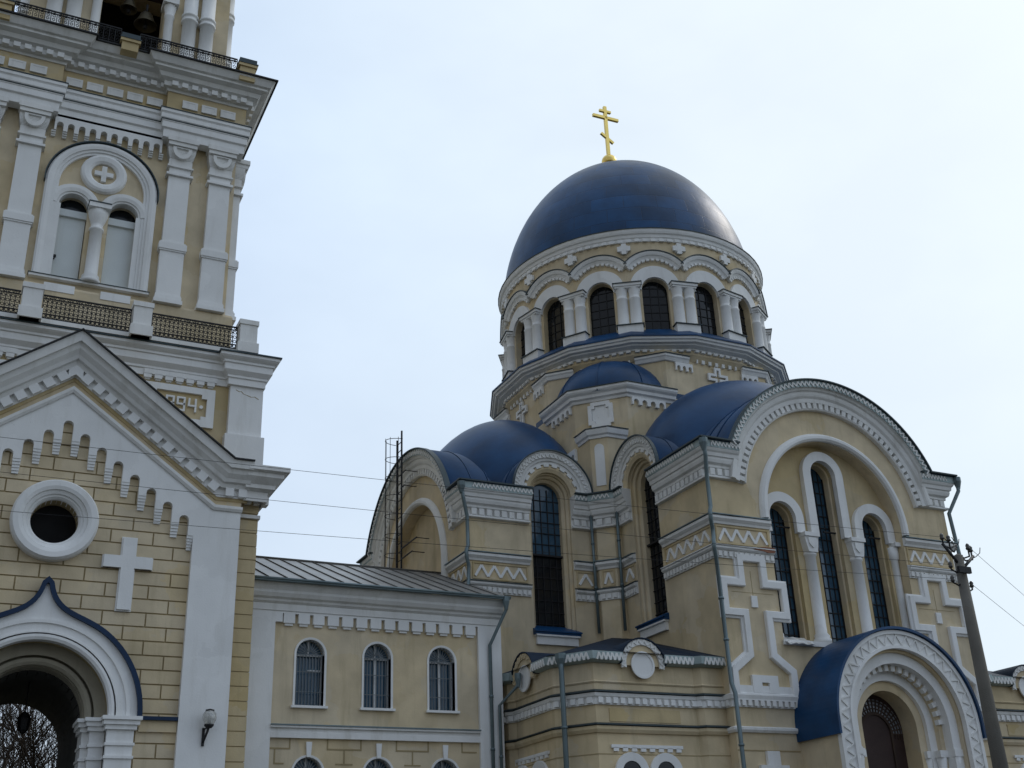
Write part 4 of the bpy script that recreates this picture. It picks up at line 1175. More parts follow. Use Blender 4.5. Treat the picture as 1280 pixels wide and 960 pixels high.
        # white archivolts linked over the columns
        mb = MB(Fn)
        def band(c, zz, zl):
            return [(c - 0.76, zl)] + [(c - 0.76, zz)] + arc(c, zz, 0.76, 180, 0, 24)[1:-1] + [(c + 0.76, zz), (c + 0.76, zl), (c + 0.47, zl), (c + 0.47, zz)] + arc(c, zz, 0.47, 0, 180, 24)[1:-1] + [(c - 0.47, zz), (c - 0.47, zl)]
        mb.prism(band(-1.72, 11.85, 11.42), -0.02, 0.14); mb.prism(band(1.72, 11.85, 11.42), -0.02, 0.142)
        mb.prism(band(0, 13.32, 11.42), -0.02, 0.17)
        mb.obj("window_archivolts", WHT, cath)
        for x in (-0.86, 0.86, 2.4, -2.4):
            mb = MB(Fn)
            if abs(x) < 2:
                mb.box(x - 0.27, x + 0.27, 11.3, 11.42, -0.05, 0.3)
                mb.prism([(x - 0.25, 11.3), (x + 0.25, 11.3), (x + 0.2, 11.0), (x + 0.16, 10.84), (x - 0.16, 10.84), (x - 0.2, 11.0)], -0.05, 0.24)
                mb.prism([(x - 0.15, 11.26), (x + 0.15, 11.26), (x + 0.13, 11.08), (x, 10.95), (x - 0.13, 11.08)], 0.23, 0.28)
                Mc = Fn @ Matrix.Translation((x, 0, 0.06)) @ Matrix.Rotation(radians(-90), 4, 'X')
                Mc = Fn @ FR((x, 0, 0.04), (1, 0, 0), (0, 0, 1), (0, 1, 0))
                mb.lathe([(0, 8.2), (0.27, 8.2), (0.27, 8.32), (0.22, 8.36), (0.24, 8.42), (0.175, 8.5), (0.165, 10.74), (0.2, 10.76), (0.2, 10.82), (0.16, 10.86), (0, 10.86)], (0, 0, 0), 18, M=Mc)
            else:
                s_ = 1 if x > 0 else -1
                mb.box(x - 0.1, x + 0.1, 11.3, 11.42, 0.0, 0.3)
                Mc = Fn @ FR((x - s_ * 0.02, 0, 0.04), (1, 0, 0), (0, 0, 1), (0, 1, 0))
                mb.lathe([(0, 8.2), (0.16, 8.2), (0.16, 8.36), (0.11, 8.5), (0.11, 10.9), (0.15, 10.95), (0.17, 11.3), (0, 11.3)], (0, 0, 0), 14, M=Mc)
            mb.obj("window_column", WHT, cath)
        mb = MB(Ff); mb.box(-2.55, 2.55, 8.02, 8.16, -0.5, 0.06); mb.obj("window_sill", WHT2, cath)
        # relief crosses
        for sg in (-1, 1):
            c = sg * 3.36
            cr = [(c - 0.28, 10.24), (c - 0.28, 9.53), (c - 0.9, 9.53), (c - 0.9, 8.9), (c - 0.28, 8.9), (c - 0.28, 7.62), (c - 0.86, 7.2), (c - 0.86, 6.66), (c + 0.86, 6.66), (c + 0.86, 7.2), (c + 0.28, 7.62), (c + 0.28, 8.9), (c + 0.9, 8.9), (c + 0.9, 9.53), (c + 0.28, 9.53), (c + 0.28, 10.24)]
            mb = MB(Ff); mb.sweep(cr, [(0.0, 0.0), (0.0, 0.1), (-0.02, 0.12), (-0.19, 0.12), (-0.2, 0.06), (-0.26, 0.05), (-0.27, 0.0)][::-1], closed=True)
            mb.prism([(c - 0.42, 6.67), (c + 0.42, 6.67), (c + 0.42, 7.14), (c - 0.42, 7.14)], 0.0, 0.09, [[(c - 0.12, 6.72), (c + 0.12, 6.72), (c + 0.12, 6.95), (c - 0.12, 6.95)]]); mb.box(c - 0.86, c + 0.86, 6.665, 6.86, 0.0, 0.07)
            mb.box(c - 0.1, c + 0.1, 8.98, 9.3, 0.0, 0.05)
            mb.obj("relief_cross", WHT, cath)
            mb = MB(Ff); mb.box(c - 0.7, c + 0.7, 9.38, 9.392, 0.0, 0.006); mb.box(c - 0.005, c + 0.005, 9.3, 10.0, 0.0, 0.007); mb.obj("cross_joints", GRV, cath)
    # bands and cornice pieces of the front and of the two sides
    e = 2.5 if k == 0 else 2.85
    for sgn in (1, -1):
        p1 = [(-3.46, -Ln), (-A_, -Ln), (-A_, -7.36)] if sgn > 0 else [(A_, -7.36), (A_, -Ln), (3.46, -Ln)]
        p2 = [(-e, -Ln), (-A_, -Ln), (-A_, -7.4)] if sgn > 0 else [(A_, -7.4), (A_, -Ln), (e, -Ln)]
        runs(R, p1, p2, k)
CORN_B1 = [(0, 11.28), (.04, 11.28), (.06, 11.34), (.14, 11.42), (.14, 11.5), (0, 11.54)]
CORN_B2 = [(0, 10.52), (.1, 10.52), (.14, 10.56), (.14, 10.62), (0, 10.66)]
def runs(R, p1, p2, k):
    for Mf, ln in segs(R, p1):
        pass
    mb = MB(R); mb.sweep(p1, CORN)
    for Mf, ln in segs(R, p1):
        dentils(mb, [(0.0, 12.69), (ln, 12.69)], 0.24, 0.64, 0.0, 0.2, 0.0, 0.13, Mf)
    c = mb.obj("main_cornice", WHT2, cath)
    mb = MB(R)
    mb.sweep(p1, [(.33, 13.44), (.345, 13.44), (.345, 13.65), (.33, 13.65)]); mb.obj("lace_ground", TEAL, c)
    mb = MB(R)
    for Mf, ln in segs(R, p1):
        if ln > 0.1: zigzag(mb, [(-0.0, 13.55), (ln, 13.55)], 0.13, -0.07, 0.07, 0.038, 0.344, 0.366, Mf)
    mb.obj("zigzag_lace", WHT2, c)
    mb = MB(R); mb.sweep(p1, [(0.3, 13.655), (0.42, 13.655), (0.42, 13.7), (0.3, 13.7)]); mb.obj("cornice_flashing", FLASH, c)
    mb = MB(R); mb.sweep(p2, CORN_B1)
    b1 = mb.obj("upper_band", WHT2, cath)
    mb = MB(R); mb.sweep(p2, [(0, 11.535), (0.17, 11.52), (0.17, 11.545), (0, 11.58)]); mb.obj("band_flashing", PIPE, b1)
    mb = MB(R)
    for Mf, ln in segs(R, p2):
        if ln < 0.45: continue
        zigzag(mb, [(0.16, 10.98), (ln - 0.16, 10.98)], 0.42, -0.17, 0.17, 0.075, 0.0, 0.04, Mf)
    mb.obj("zigzag_frieze", WHT, b1)
    mb = MB(R)
    for Mf, ln in segs(R, p2):
        if ln < 0.45: continue
        mb.box(0.08, ln - 0.08, 10.72, 10.76, 0, 0.03, Mf); mb.box(0.08, ln - 0.08, 11.2, 11.24, 0, 0.03, Mf)
        mb.box(0.08, 0.12, 10.76, 11.2, 0, 0.028, Mf); mb.box(ln - 0.12, ln - 0.08, 10.76, 11.2, 0, 0.028, Mf)
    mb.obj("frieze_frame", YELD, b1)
    mb = MB(R); mb.sweep(p2, CORN_B2)
    mb.sweep(p2, [(0, 10.3), (0.05, 10.3), (0.05, 10.52), (0, 10.52)])
    for Mf, ln in segs(R, p2): dentils(mb, [(0.0, 10.34), (ln, 10.34)], 0.17, 0.6, 0.0, 0.14, 0.03, 0.1, Mf)
    b2 = mb.obj("lower_band", WHT2, cath)
    mb = MB(R); mb.sweep(p2, [(0, 10.655), (0.17, 10.625), (0.17, 10.65), (0, 10.7)]); mb.obj("band_flashing", FLASH if k != 0 else WHT, b2)
for k in range(4): arm(k)

# base mouldings of the south arm front
Ff = RK(0) @ FR((0, -LEN[0], 0), (1, 0, 0), (0, 0, 1), (0, -1, 0))
R0 = RK(0)
mb = MB(R0)
for pl in ([(-2.3, -LEN[0]), (-A_, -LEN[0]), (-A_, -LEN[0] + 0.3)], [(A_, -LEN[0] + 0.3), (A_, -LEN[0]), (2.3, -LEN[0])]):
    mb.sweep(pl, [(0, 6.3), (0.05, 6.3), (0.05, 6.46), (0.12, 6.5), (0.14, 6.6), (0, 6.66)])
    for Mf, ln in segs(R0, pl): dentils(mb, [(0, 6.33), (ln, 6.33)], 0.2, 0.6, 0, 0.14, 0.04, 0.12, Mf)
    mb.sweep(pl, [(0, 5.66), (0.06, 5.66), (0.1, 5.72), (0.1, 5.78), (0, 5.82)])
mb.obj("base_mouldings", WHT2, cath)
mb = MB(Ff)
for z in (5.2, 4.7, 4.2, 3.7): 
    mb.box(-A_, -2.45, z, z + 0.03, 0, 0.012); mb.box(2.45, A_, z, z + 0.03, 0, 0.012)
mb.obj("base_joints", GRV, cath)
mb = MB(Ff)
for sg in (1, -1):
    c = sg * 3.4
    mb.box(c - 0.2, c + 0.2, 3.6, 5.2, 0, 0.1); mb.box(c - 0.45, c + 0.45, 4.5, 4.85, 0, 0.11)
mb.obj("base_crosses", WHT, cath)

# ---- inner corner piers, chamfered square base, corner half domes
def quadrant(k):
    R = RK(k); Rn = RK(k + 1)
    # coordinates x<0 west, y<0 south in frame R: the south-west corner between arm k and arm k+1
    h, c = 5.08, 0.4
    mb = MB(R); mb.prism([(-h, -A_ + 0.3), (-h, -h + c), (-h + c, -h), (-A_ + 0.3, -h), (-3.9, -3.9)], 0, 15.7); mb.obj("corner_pier", YEL, cath)
    run = [(-A_, -5.86), (-A_, -h), (-h + c, -h), (-h, -h + c), (-h, -A_), (-5.86, -A_)]
    runs(R, run, run, k + 10)
    # big chamfered square body
    H, C = 5.13, 1.3
    body = [(-H, -1.0), (-H, -H + C), (-H + C, -H), (-1.0, -H), (-1.0, -1.0)]
    mb = MB(R); mb.prism(body, 13.7, 17.45); mb.obj("square_base", YEL, cath)
    # hood over the pier
    h2, c2 = 4.98, 0.5
    hood = [(-3.95, -h2 - 0.08), (-h2 + c2 - 0.0, -h2 - 0.08), (-h2 - 0.08, -h2 + c2), (-h2 - 0.08, -3.95)]
    hood = [(-3.95, -5.1), (-4.68, -5.1), (-5.1, -4.68), (-5.1, -3.95)]
    mb = MB(R); mb.prism([(-3.9, -5.1), (-4.68, -5.1), (-5.1, -4.68), (-5.1, -3.9), (-3.9, -3.9)], 13.7, 15.72)
    mb.obj("pier_head", YEL, cath)
    mb = MB(R); mb.sweep(hood, [(0, 15.66), (0.04, 15.66), (0.06, 15.74), (0.12, 15.78), (0.16, 15.9), (0.16, 15.96), (0, 16.0)]); q = mb.obj("pier_hood", WHT, cath)
    mb = MB(R); mb.sweep(hood, [(-0.1, 15.99), (0.2, 15.962), (0.2, 15.985), (-0.1, 16.02)]); mb.obj("hood_flashing", FLASH, q)
    D = R @ FR((-h + c / 2, -h + c / 2, 0), (-0.7071, 0.7071, 0), (0, 0, 1), (-0.7071, -0.7071, 0))
    mb = MB(R @ FR((-4.89, -4.89, 0), (-0.7071, 0.7071, 0), (0, 0, 1), (-0.7071, -0.7071, 0)))
    mb.prism([(-0.16, 14.02), (0.16, 14.02), (0.16, 15.3)] + arc(0, 15.3, 0.16, 0, 180, 8)[1:], 0, 0.03); mb.obj("pier_tablet", WHT2, cath)
    # corbels beside the hood
    mb = MB(R)
    S1 = FR((0, -H, 0), (1, 0, 0), (0, 0, 1), (0, -1, 0)); S2 = FR((-H, 0, 0), (0, 1, 0), (0, 0, 1), (-1, 0, 0))
    for S in (S1, S2):
        MS = R @ S
        scallops(mb, -3.86, -3.2, 15.2, 15.62, 2, 0, 0.1, MS)
        scallops(mb, -3.68, -2.35, 16.95, 17.22, 4, 0, 0.1, MS)
    mb.obj("corbel_tables", WHT, cath)
    # big cornice of the chamfered corner
    big = [(-1.95, -H), (-H + C, -H), (-H, -H + C), (-H, -1.85)]
    mb = MB(R); mb.sweep(big, [(0, 17.22), (0.05, 17.22), (0.08, 17.3), (0.16, 17.34), (0.18, 17.44), (0.26, 17.5), (0.3, 17.56), (0.3, 17.64), (0, 17.66)]); q = mb.obj("corner_cornice", WHT, cath)
    mb = MB(R); mb.sweep(big, [(-0.2, 17.66), (0.34, 17.642), (0.34, 17.668), (-0.2, 17.7)]); mb.obj("cornice_flashing", FLASH, q)
    # tablet on the chamfer
    dd = (2 * H - C) / sqrt(2)
    MD = R @ FR((-dd / sqrt(2), -dd / sqrt(2), 0), (0.7071, -0.7071, 0), (0, 0, 1), (-0.7071, -0.7071, 0))
    def plus(w_, h_, cz_, e=0.1):
        return [(-w_ + e, cz_ - h_), (w_ - e, cz_ - h_), (w_ - e, cz_ - h_ + e), (w_, cz_ - h_ + e), (w_, cz_ + h_ - e), (w_ - e, cz_ + h_ - e), (w_ - e, cz_ + h_), (-w_ + e, cz_ + h_), (-w_ + e, cz_ + h_ - e), (-w_, cz_ + h_ - e), (-w_, cz_ - h_ + e), (-w_ + e, cz_ - h_ + e)]
    mb = MB(MD); mb.prism(plus(0.43, 0.45, 16.72), 0, 0.09, [plus(0.3, 0.32, 16.72)]); mb.prism(plus(0.29, 0.31, 16.72), 0, 0.035); mb.obj("corner_tablet", WHT, cath)
    # corner half dome
    mb = MB(R)
    n = 10
    pr = [(2.06 * cos(pi / 2 * j / n), 1.75 * sin(pi / 2 * j / n)) for j in range(n + 1)]
    mb.lathe(pr, (-3.22, -3.22, 17.5), 40)
    for a in (180, 225, 270):
        aa = radians(a)
        mb.tube([(-3.22 + r_ * cos(aa) * 1.005, -3.22 + r_ * sin(aa) * 1.005, 17.5 + z_ * 1.005) for r_, z_ in pr], 0.018, 5)
    mb.obj("corner_half_dome", BLUE, cath)
    mb = MB(R); mb.prism([(-H, -1.0), (-H, -H + C), (-H + C, -H), (-1.0, -H), (-1.0, -1.0)], 17.45, 17.66); mb.obj("corner_ledge", BLUE, cath)
for k in range(4): quadrant(k)

# ---- octagon, sixteen-sided cornice, skirt
def ngon(n, rc, off): return [(rc * cos(radians(off - 360 * i / n)), rc * sin(radians(off - 360 * i / n))) for i in range(n)]
RC = RK(0)
mb = MB(RC); mb.prism(ngon(8, 5.115 / cos(pi / 8), 22.5), 13.8, 19.3); mb.obj("octagon_wall", YEL, cath)
g16 = ngon(16, 5.93, 11.25)
mb = MB(RC)
g16i = ngon(16, 5.3, 11.25)
mb.sweep(g16i, [(-0.3, 19.36), (0.14, 19.36), (0.16, 19.4), (0.34, 19.46), (0.36, 19.5), (0.48, 19.53), (0.5, 19.6), (0.56, 19.62), (0.58, 19.7), (-0.3, 19.72)], closed=True)
q = mb.obj("base_cornice", WHT, cath)
mb = MB(RC); mb.sweep(g16i, [(-0.35, 19.0), (-0.06, 19.0), (0.1, 19.2), (0.1, 19.36), (-0.35, 19.36)], closed=True); mb.obj("cornice_bed", YEL, q)
mb = MB(RC)
for i in range(16):
    a, b_ = g16i[i], g16i[(i + 1) % 16]
    for Mf, ln in segs(RC, [a, b_]): dentils(mb, [(0, 19.3), (ln, 19.3)], 0.26, 0.6, -0.02, 0.07, 0.0, 0.2, Mf)
mb.obj("cornice_dentils", WHT, q)
mb = MB(RC)
mb.sweep(g16i, [(-0.4, 19.72), (0.62, 19.7), (0.62, 19.75), (-0.3, 20.42)], closed=True); mb.obj("skirt_roof", BLUE, q)
# decorations on the octagon faces
for j in range(8):
    ang = radians(-90 - 45 * j)
    Mf = RC @ FR((5.13 * cos(ang), 5.13 * sin(ang), 0), (-sin(ang), cos(ang), 0), (0, 0, 1), (cos(ang), sin(ang), 0))
    mb = MB(Mf)
    if j % 2 == 0:
        scallops(mb, -0.85, 0.85, 18.95, 19.2, 6, 0, 0.08)
        mb.prism([(-0.13, 18.9), (-0.13, 18.65), (-0.42, 18.65), (-0.42, 18.38), (-0.13, 18.38), (-0.13, 17.9), (0.13, 17.9), (0.13, 18.38), (0.42, 18.38), (0.42, 18.65), (0.13, 18.65), (0.13, 18.9)], 0, 0.08, [[(-0.05, 18.8), (-0.05, 18.56), (-0.32, 18.56), (-0.32, 18.47), (-0.05, 18.47), (-0.05, 18.0), (0.05, 18.0), (0.05, 18.47), (0.32, 18.47), (0.32, 18.56), (0.05, 18.56), (0.05, 18.8)]])
        for sg in (1, -1):
            scallops(mb, min(sg * 1.05, sg * 1.75), max(sg * 1.05, sg * 1.75), 18.55, 18.85, 3, 0, 0.08)
    else:
        mb.prism([(-0.9, 18.93), (0.9, 18.93), (0.9, 19.12), (-0.9, 19.12)], 0, 0.07, [[(-0.84, 18.97), (0.84, 18.97), (0.84, 19.08), (-0.84, 19.08)]]); mb.box(-0.83, 0.83, 18.975, 19.075, 0, 0.03)
    mb.obj("octagon_ornament", WHT, cath)
    a1 = radians(-112.5 - 45 * j)
    V = Vector((cos(a1), sin(a1))) * 5.13 / cos(pi / 8)
    d1 = Vector((cos(a1 + radians(90)), sin(a1 + radians(90))))
    # chevron hood round each vertex
    n1 = radians(-90 - 45 * j); n2 = radians(-135 - 45 * j)
    t1 = Vector((-sin(n1), cos(n1))); t2 = Vector((-sin(n2), cos(n2)))
    A = V + t1 * 0.95; B = V - t2 * 1.05
    mb = MB(RC); mb.sweep([(A.x, A.y), (V.x, V.y), (B.x, B.y)], [(0, 18.86), (0.05, 18.88), (0.1, 18.98), (0.14, 19.02), (0.14, 19.1), (0, 19.12)]); q = mb.obj("chevron_hood", WHT, cath)
    mb = MB(RC); mb.sweep([(A.x, A.y), (V.x, V.y), (B.x, B.y)], [(0, 19.12), (0.18, 19.102), (0.18, 19.125), (0, 19.15)]); mb.obj("hood_flashing", FLASH, q)

# ---- drum
DR = 5.05
mb = MB(RC); mb.lathe([(DR - 0.5, 20.0), (DR - 0.5, 24.4), (0, 24.5)], (0, 0, 0), 48, sm=False); mb.lathe([(DR - 0.35, 19.9), (0, 19.9)], (0, 0, 0), 32); mb.obj("drum_core", DARK, cath)
fw_ = 2 * (DR + 0.02) * math.tan(pi / 16)
for i in range(16):
    ang = radians(-90 + 22.5 * i)
    Mf = RC @ FR((DR * cos(ang), DR * sin(ang), 0), (-sin(ang), cos(ang), 0), (0, 0, 1), (cos(ang), sin(ang), 0))
    h = DR * math.tan(pi / 16) + 0.03
    mb = MB(Mf)
    zs = 21.92
    mb.prism([(-h, 19.8), (-0.48, 19.8), (-0.48, zs)] + arc(0, zs, 0.48, 180, 0, 16)[1:-1] + [(0.48, zs), (0.48, 19.8), (h, 19.8), (h, 23.35), (-h, 23.35)], -0.35, 0.0)
    mb.obj("drum_wall", YEL, cath)
    mb = MB(Mf); mb.prism(arch_hole(0, 0.5, zs, 20.1, 14), -0.27, -0.24); w = mb.obj("drum_window", GLS, cath)
    mb = MB(Mf)
    for x in (-0.15, 0.15): mb.box(x - 0.012, x + 0.012, 20.2, 22.3, -0.24, -0.21)
    for j in range(6): mb.box(-0.47, 0.47, 20.45 + 0.33 * j, 20.47 + 0.33 * j, -0.235, -0.215)
    mb.obj("glazing_bars", IRON, w)
    mb = MB(Mf)
    mb.prism([(-0.92, zs + 0.04)] + arc(0, zs + 0.04, 0.92, 180, 0, 24)[1:-1] + [(0.92, zs + 0.04)] + arc(0, zs, 0.5, 0, 180, 20), 0.0, 0.1)
    mb.obj("drum_arch", WHT, cath)
    # scalloped hood moulding
    zc_ = 22.12
    pa = arc(0, zc_, 1.17, 145, 35, 20)
    mb = MB(Mf); mb.sweep(pa, [(-0.12, 0.0), (-0.12, 0.08), (-0.04, 0.12), (0.0, 0.14), (0.02, 0.18), (0.1, 0.22), (0.16, 0.22), (0.16, 0)])
    dentils(mb, pa, 0.2, 0.55, -0.18, -0.1, 0.02, 0.12)
    q = mb.obj("scalloped_hood", WHT, cath)
    mb = MB(Mf); mb.sweep(pa, [(0.162, 0.0), (0.162, 0.26), (0.19, 0.26), (0.19, 0)]); mb.obj("hood_flashing", FLASH, q)
    # pair of columns on the arris
    ac = ang + radians(11.25)
    Rm_ = 5.06
    Mp = RC @ FR((Rm_ * cos(ac), Rm_ * sin(ac), 0), (-sin(ac), cos(ac), 0), (0, 0, 1), (cos(ac), sin(ac), 0))
    Mu = RC @ FR((Rm_ * cos(ac), Rm_ * sin(ac), 0), (-sin(ac), cos(ac), 0), (cos(ac), sin(ac), 0), (0, 0, 1))
    mb = MB(Mp)
    mb.box(-0.5, 0.5, 22.0, 22.1, -0.1, 0.34); mb.box(-0.46, 0.46, 21.93, 22.0, -0.1, 0.3)
    mb.box(-0.45, 0.45, 20.1, 20.42, -0.1, 0.3)
    for x in (-0.225, 0.225):
        mb.lathe([(0.22, 20.42), (0.22, 20.5), (0.205, 20.56), (0.195, 21.5), (0.21, 21.52), (0.21, 21.57), (0.185, 21.59), (0.185, 21.66), (0.2, 21.8), (0.235, 21.94)], (x, 0.08, 0), 14, M=Mu)
    cpl = mb.obj("coupled_columns", WHT, cath)
    mb = MB(Mp); mb.box(-0.53, 0.53, 22.1, 22.125, -0.1, 0.38); mb.box(-0.5, 0.5, 20.42, 20.445, 0.0, 0.36); mb.obj("capital_flashing", FLASH, cpl)
    # cross between the arches
    mb = MB(RC @ FR(((DR + 0.12) * cos(ac), (DR + 0.12) * sin(ac), 0), (-sin(ac), cos(ac), 0), (0, 0, 1), (cos(ac), sin(ac), 0)))
    mb.box(-0.09, 0.09, 23.38, 23.82, 0.0, 0.1); mb.box(-0.24, 0.24, 23.5, 23.7, 0.0, 0.102); mb.box(-0.15, 0.15, 23.45, 23.75, -0.02, 0.06); mb.obj("drum_cross", WHT, cath)
mb = MB(RC); mb.lathe([(DR + 0.0, 23.3), (DR + 0.11, 23.3), (DR + 0.11, 24.1), (DR - .1, 24.1)], (0, 0, 0), 64, sm=False)
mb.lathe([(DR - 0.02, 22.9), (DR + 0.105, 23.31)], (0, 0, 0), 64, sm=False)
mb.obj("drum_frieze", YEL, cath)
mb = MB(RC)
c64 = ngon(64, DR + 0.1, 0)
mb.sweep(c64, [(0, 23.9), (0.04, 23.9), (0.06, 24.02), (0.1, 24.05), (0.12, 24.15), (0.17, 24.19), (0.2, 24.27), (0.21, 24.36), (0, 24.38)], closed=True)
q = mb.obj("drum_cornice", WHT, cath)
mb = MB(RC)
dentils(mb, c64 + [c64[0]], 0.3, 0.6, 0.02, 0.12, 23.87, 23.98); mb.obj("drum_dentils", WHT, q)
mb = MB(RC); mb.sweep(c64, [(-0.1, 24.36), (0.24, 24.36), (0.24, 24.385), (-0.1, 24.41)], closed=True); mb.obj("drum_flashing", FLASH, q)
# main dome
mb = MB(Matrix.Translation((0.05, 0.25, 0)) @ RC)
n = 40; z0 = 24.35; a_, c_, zc_ = 5.13, 6.58, 23.86
pr = []
t0 = math.asin((z0 - zc_) / c_)
for j in range(n + 1):
    t = lerp(t0, pi / 2, j / n); pr.append((a_ * cos(t), zc_ + c_ * sin(t)))
pr[-1] = (0, pr[-1][1])
mb.lathe(pr, (0, 0, 0), 96)
dome = mb.obj("main_dome", DOME, cath)
# finial cross
zt = zc_ + c_
Mx = Matrix.Translation((CX - 0.25, CY + 0.25, 0)) @ Matrix.Rotation(radians(-2), 4, 'Z')
mb = MB(Mx)
mb.lathe([(0.0, zt - 0.2), (0.3, zt - 0.15), (0.2, zt + 0.1), (0.14, zt + 0.3), (0.14, 30.95)], (0, 0, 0), 16)
cr = mb.obj("dome_cross", GOLD, cath)
mb = MB(Mx)
mb.lathe([(0, 30.87)] + [(0.33 * sin(pi * j / 14), 31.2 - 0.33 * cos(pi * j / 14)) for j in range(1, 14)] + [(0, 31.53)], (0, 0, 0), 28); mb.obj("orb", GOLD, cr)
mb = MB(Mx @ FR((0, 0, 0), (1, 0, 0), (0, 0, 1), (0, -1, 0)))
mb.box(-0.07, 0.07, 31.45, 34.15, -0.06, 0.06)
mb.box(-0.63, 0.63, 33.48, 33.61, -0.06, 0.06)
mb.box(-0.28, 0.28, 33.84, 33.95, -0.055, 0.055)
mb.bar((-0.29, 32.66), (0.29, 32.24), 0.115, -0.05, 0.05)
mb.obj("eight_pointed_bars", GOLD, cr)

# ---- portal of the south arm
PC, PY, PZ = 0.0, LEN[0] + 1.6, 5.8
Fp = RK(0) @ FR((PC, -PY, 0), (1, 0, 0), (0, 0, 1), (0, -1, 0))
mb = MB(Fp)
def archshape(ro, ri): return [(-ro, 0), (-ro, PZ)] + arc(0, PZ, ro, 180, 0, 40)[1:-1] + [(ro, PZ), (ro, 0), (ri, 0), (ri, PZ)] + arc(0, PZ, ri, 0, 180, 36)[1:-1] + [(-ri, PZ), (-ri, 0)]
mb.prism(archshape(2.4, 1.95), -1.6, -0.1); mb.obj("porch_body", YEL, cath)
mb = MB(Fp); mb.prism(archshape(2.42, 1.93), -0.1, 0.0)
pa = [(-2.42, 0), (-2.42, PZ)] + arc(0, PZ, 2.42, 180, 0, 48)[1:-1] + [(2.42, PZ), (2.42, 0)]
mb.sweep(pa, [(-0.1, 0), (-0.1, 0.05), (0, 0.05), (0, 0)])
pb = [(-1.98, 0), (-1.98, PZ)] + arc(0, PZ, 1.98, 180, 0, 48)[1:-1] + [(1.98, PZ), (1.98, 0)]
mb.sweep(pb, [(-0.05, 0), (-0.05, 0.05), (0.03, 0.05), (0.03, 0)])
pzz = [(-2.02, 0.1), (-2.02, PZ)] + arc(0, PZ, 2.02, 180, 0, 48)[1:-1] + [(2.02, PZ), (2.02, 0.1)]
po = mb.obj("portal_arch", WHT, cath)
mb = MB(Fp); zigzag(mb, pzz, 0.3, 0.02, 0.28, 0.04, 0.0, 0.03); mb.obj("zigzag_relief", WHT2, po)
mb = MB(Fp)
mb.sweep([(-2.44, PZ - 0.35), (-2.44, PZ)] + arc(0, PZ, 2.44, 180, 0, 48)[1:-1] + [(2.44, PZ), (2.44, PZ - 0.35)], [(0, -1.62), (0, 0.12), (0.07, 0.12), (0.07, -1.62)], sm=False)
mb.obj("porch_roof", BLUE, po)
mb = MB(Fp)
for (ro, ri, w0, w1) in ((1.95, 1.86, -0.6, -0.12),):
    mb.prism(archshape(ro, ri), w0, w1)
mb.prism(archshape(1.6, 1.45), -1.0, -0.5); mb.prism(archshape(1.22, 0.95), -1.8, -0.78)
mb.obj("portal_ochre_orders", YEL, po)
mb = MB(Fp)
mb.prism(archshape(1.88, 1.58), -0.9, -0.22)
mb.prism(archshape(1.62, 1.42)[0:0] or archshape(1.46, 1.2), -1.0, -0.66)
dentils(mb, arc(0, PZ, 1.5, 180, 0, 48), 0.24, 0.55, -0.08, 0.1, -0.56, -0.42)
mb.obj("portal_white_orders", WHT, po)
for sg in (1, -1):
    for x, w in ((1.72, -0.34), (1.44, -0.58), (1.2, -0.82)):
        mb = MB(Fp)
        Mc = Fp @ FR((sg * x, 0, w), (1, 0, 0), (0, 0, 1), (0, 1, 0))
        mb.lathe([(0, 0), (0.16, 0), (0.16, 0.3), (0.11, 0.35), (0.105, 4.6), (0.13, 4.62), (0.13, 4.68), (0.105, 4.7), (0.15, 5.0), (0, 5.0)], (0, 0, 0), 12, M=Mc)
        mb.box(sg * x - 0.15, sg * x + 0.15, 5.0, 5.18, w - 0.15, w + 0.15)
        mb.obj("portal_column", WHT, po)
mb = MB(Fp); mb.prism(archshape(1.0, 0.001)[:0] or [(-1.0, 0), (-1.0, PZ)] + arc(0, PZ, 1.0, 180, 0, 30)[1:-1] + [(1.0, PZ), (1.0, 0)], -1.4, -1.34)
door = mb.obj("portal_door", WOOD, po)
mb = MB(Fp); mb.prism(ring(0, PZ - 0.1, 0.92, 0.54, 0, 180, 30), -1.341, -1.335); mb.obj("transom_glass", PALEG, door)
mb = MB(Fp)
for r_ in (0.56, 0.66, 0.76, 0.86): mb.sweep(arc(0, PZ - 0.1, r_, 190, -10, 30), [(-0.008, -1.335), (-0.012, -1.31), (0.016, -1.31), (0.016, -1.335)])
for a in range(0, 181, 9): mb.bar((0.56 * cos(radians(a)), PZ - 0.1 + 0.56 * sin(radians(a))), (0.93 * cos(radians(a)), PZ - 0.1 + 0.93 * sin(radians(a))), 0.035, -1.335, -1.312)
mb.sweep([(-0.52, 2), (-0.52, PZ - 0.1)] + arc(0, PZ - 0.1, 0.52, 180, 0, 20)[1:-1] + [(0.52, PZ - 0.1), (0.52, 2)], [(-0.03, -1.34), (-0.03, -1.3), (0.03, -1.3), (0.03, -1.34)])
mb.obj("lattice", RUST, door)

# damage patch where the render fell off the band
mb = MB(RK(0) @ FR((0, -LEN[0], 0), (1, 0, 0), (0, 0, 1), (0, -1, 0)))
mb.prism([(-3.25, 10.60), (-2.9, 10.57), (-2.75, 10.54), (-2.52, 10.56), (-2.51, 10.70), (-2.85, 10.70), (-3.1, 10.66)], 0.02, 0.158)
mb.obj("bare_brick_patch", BRICK, cath)
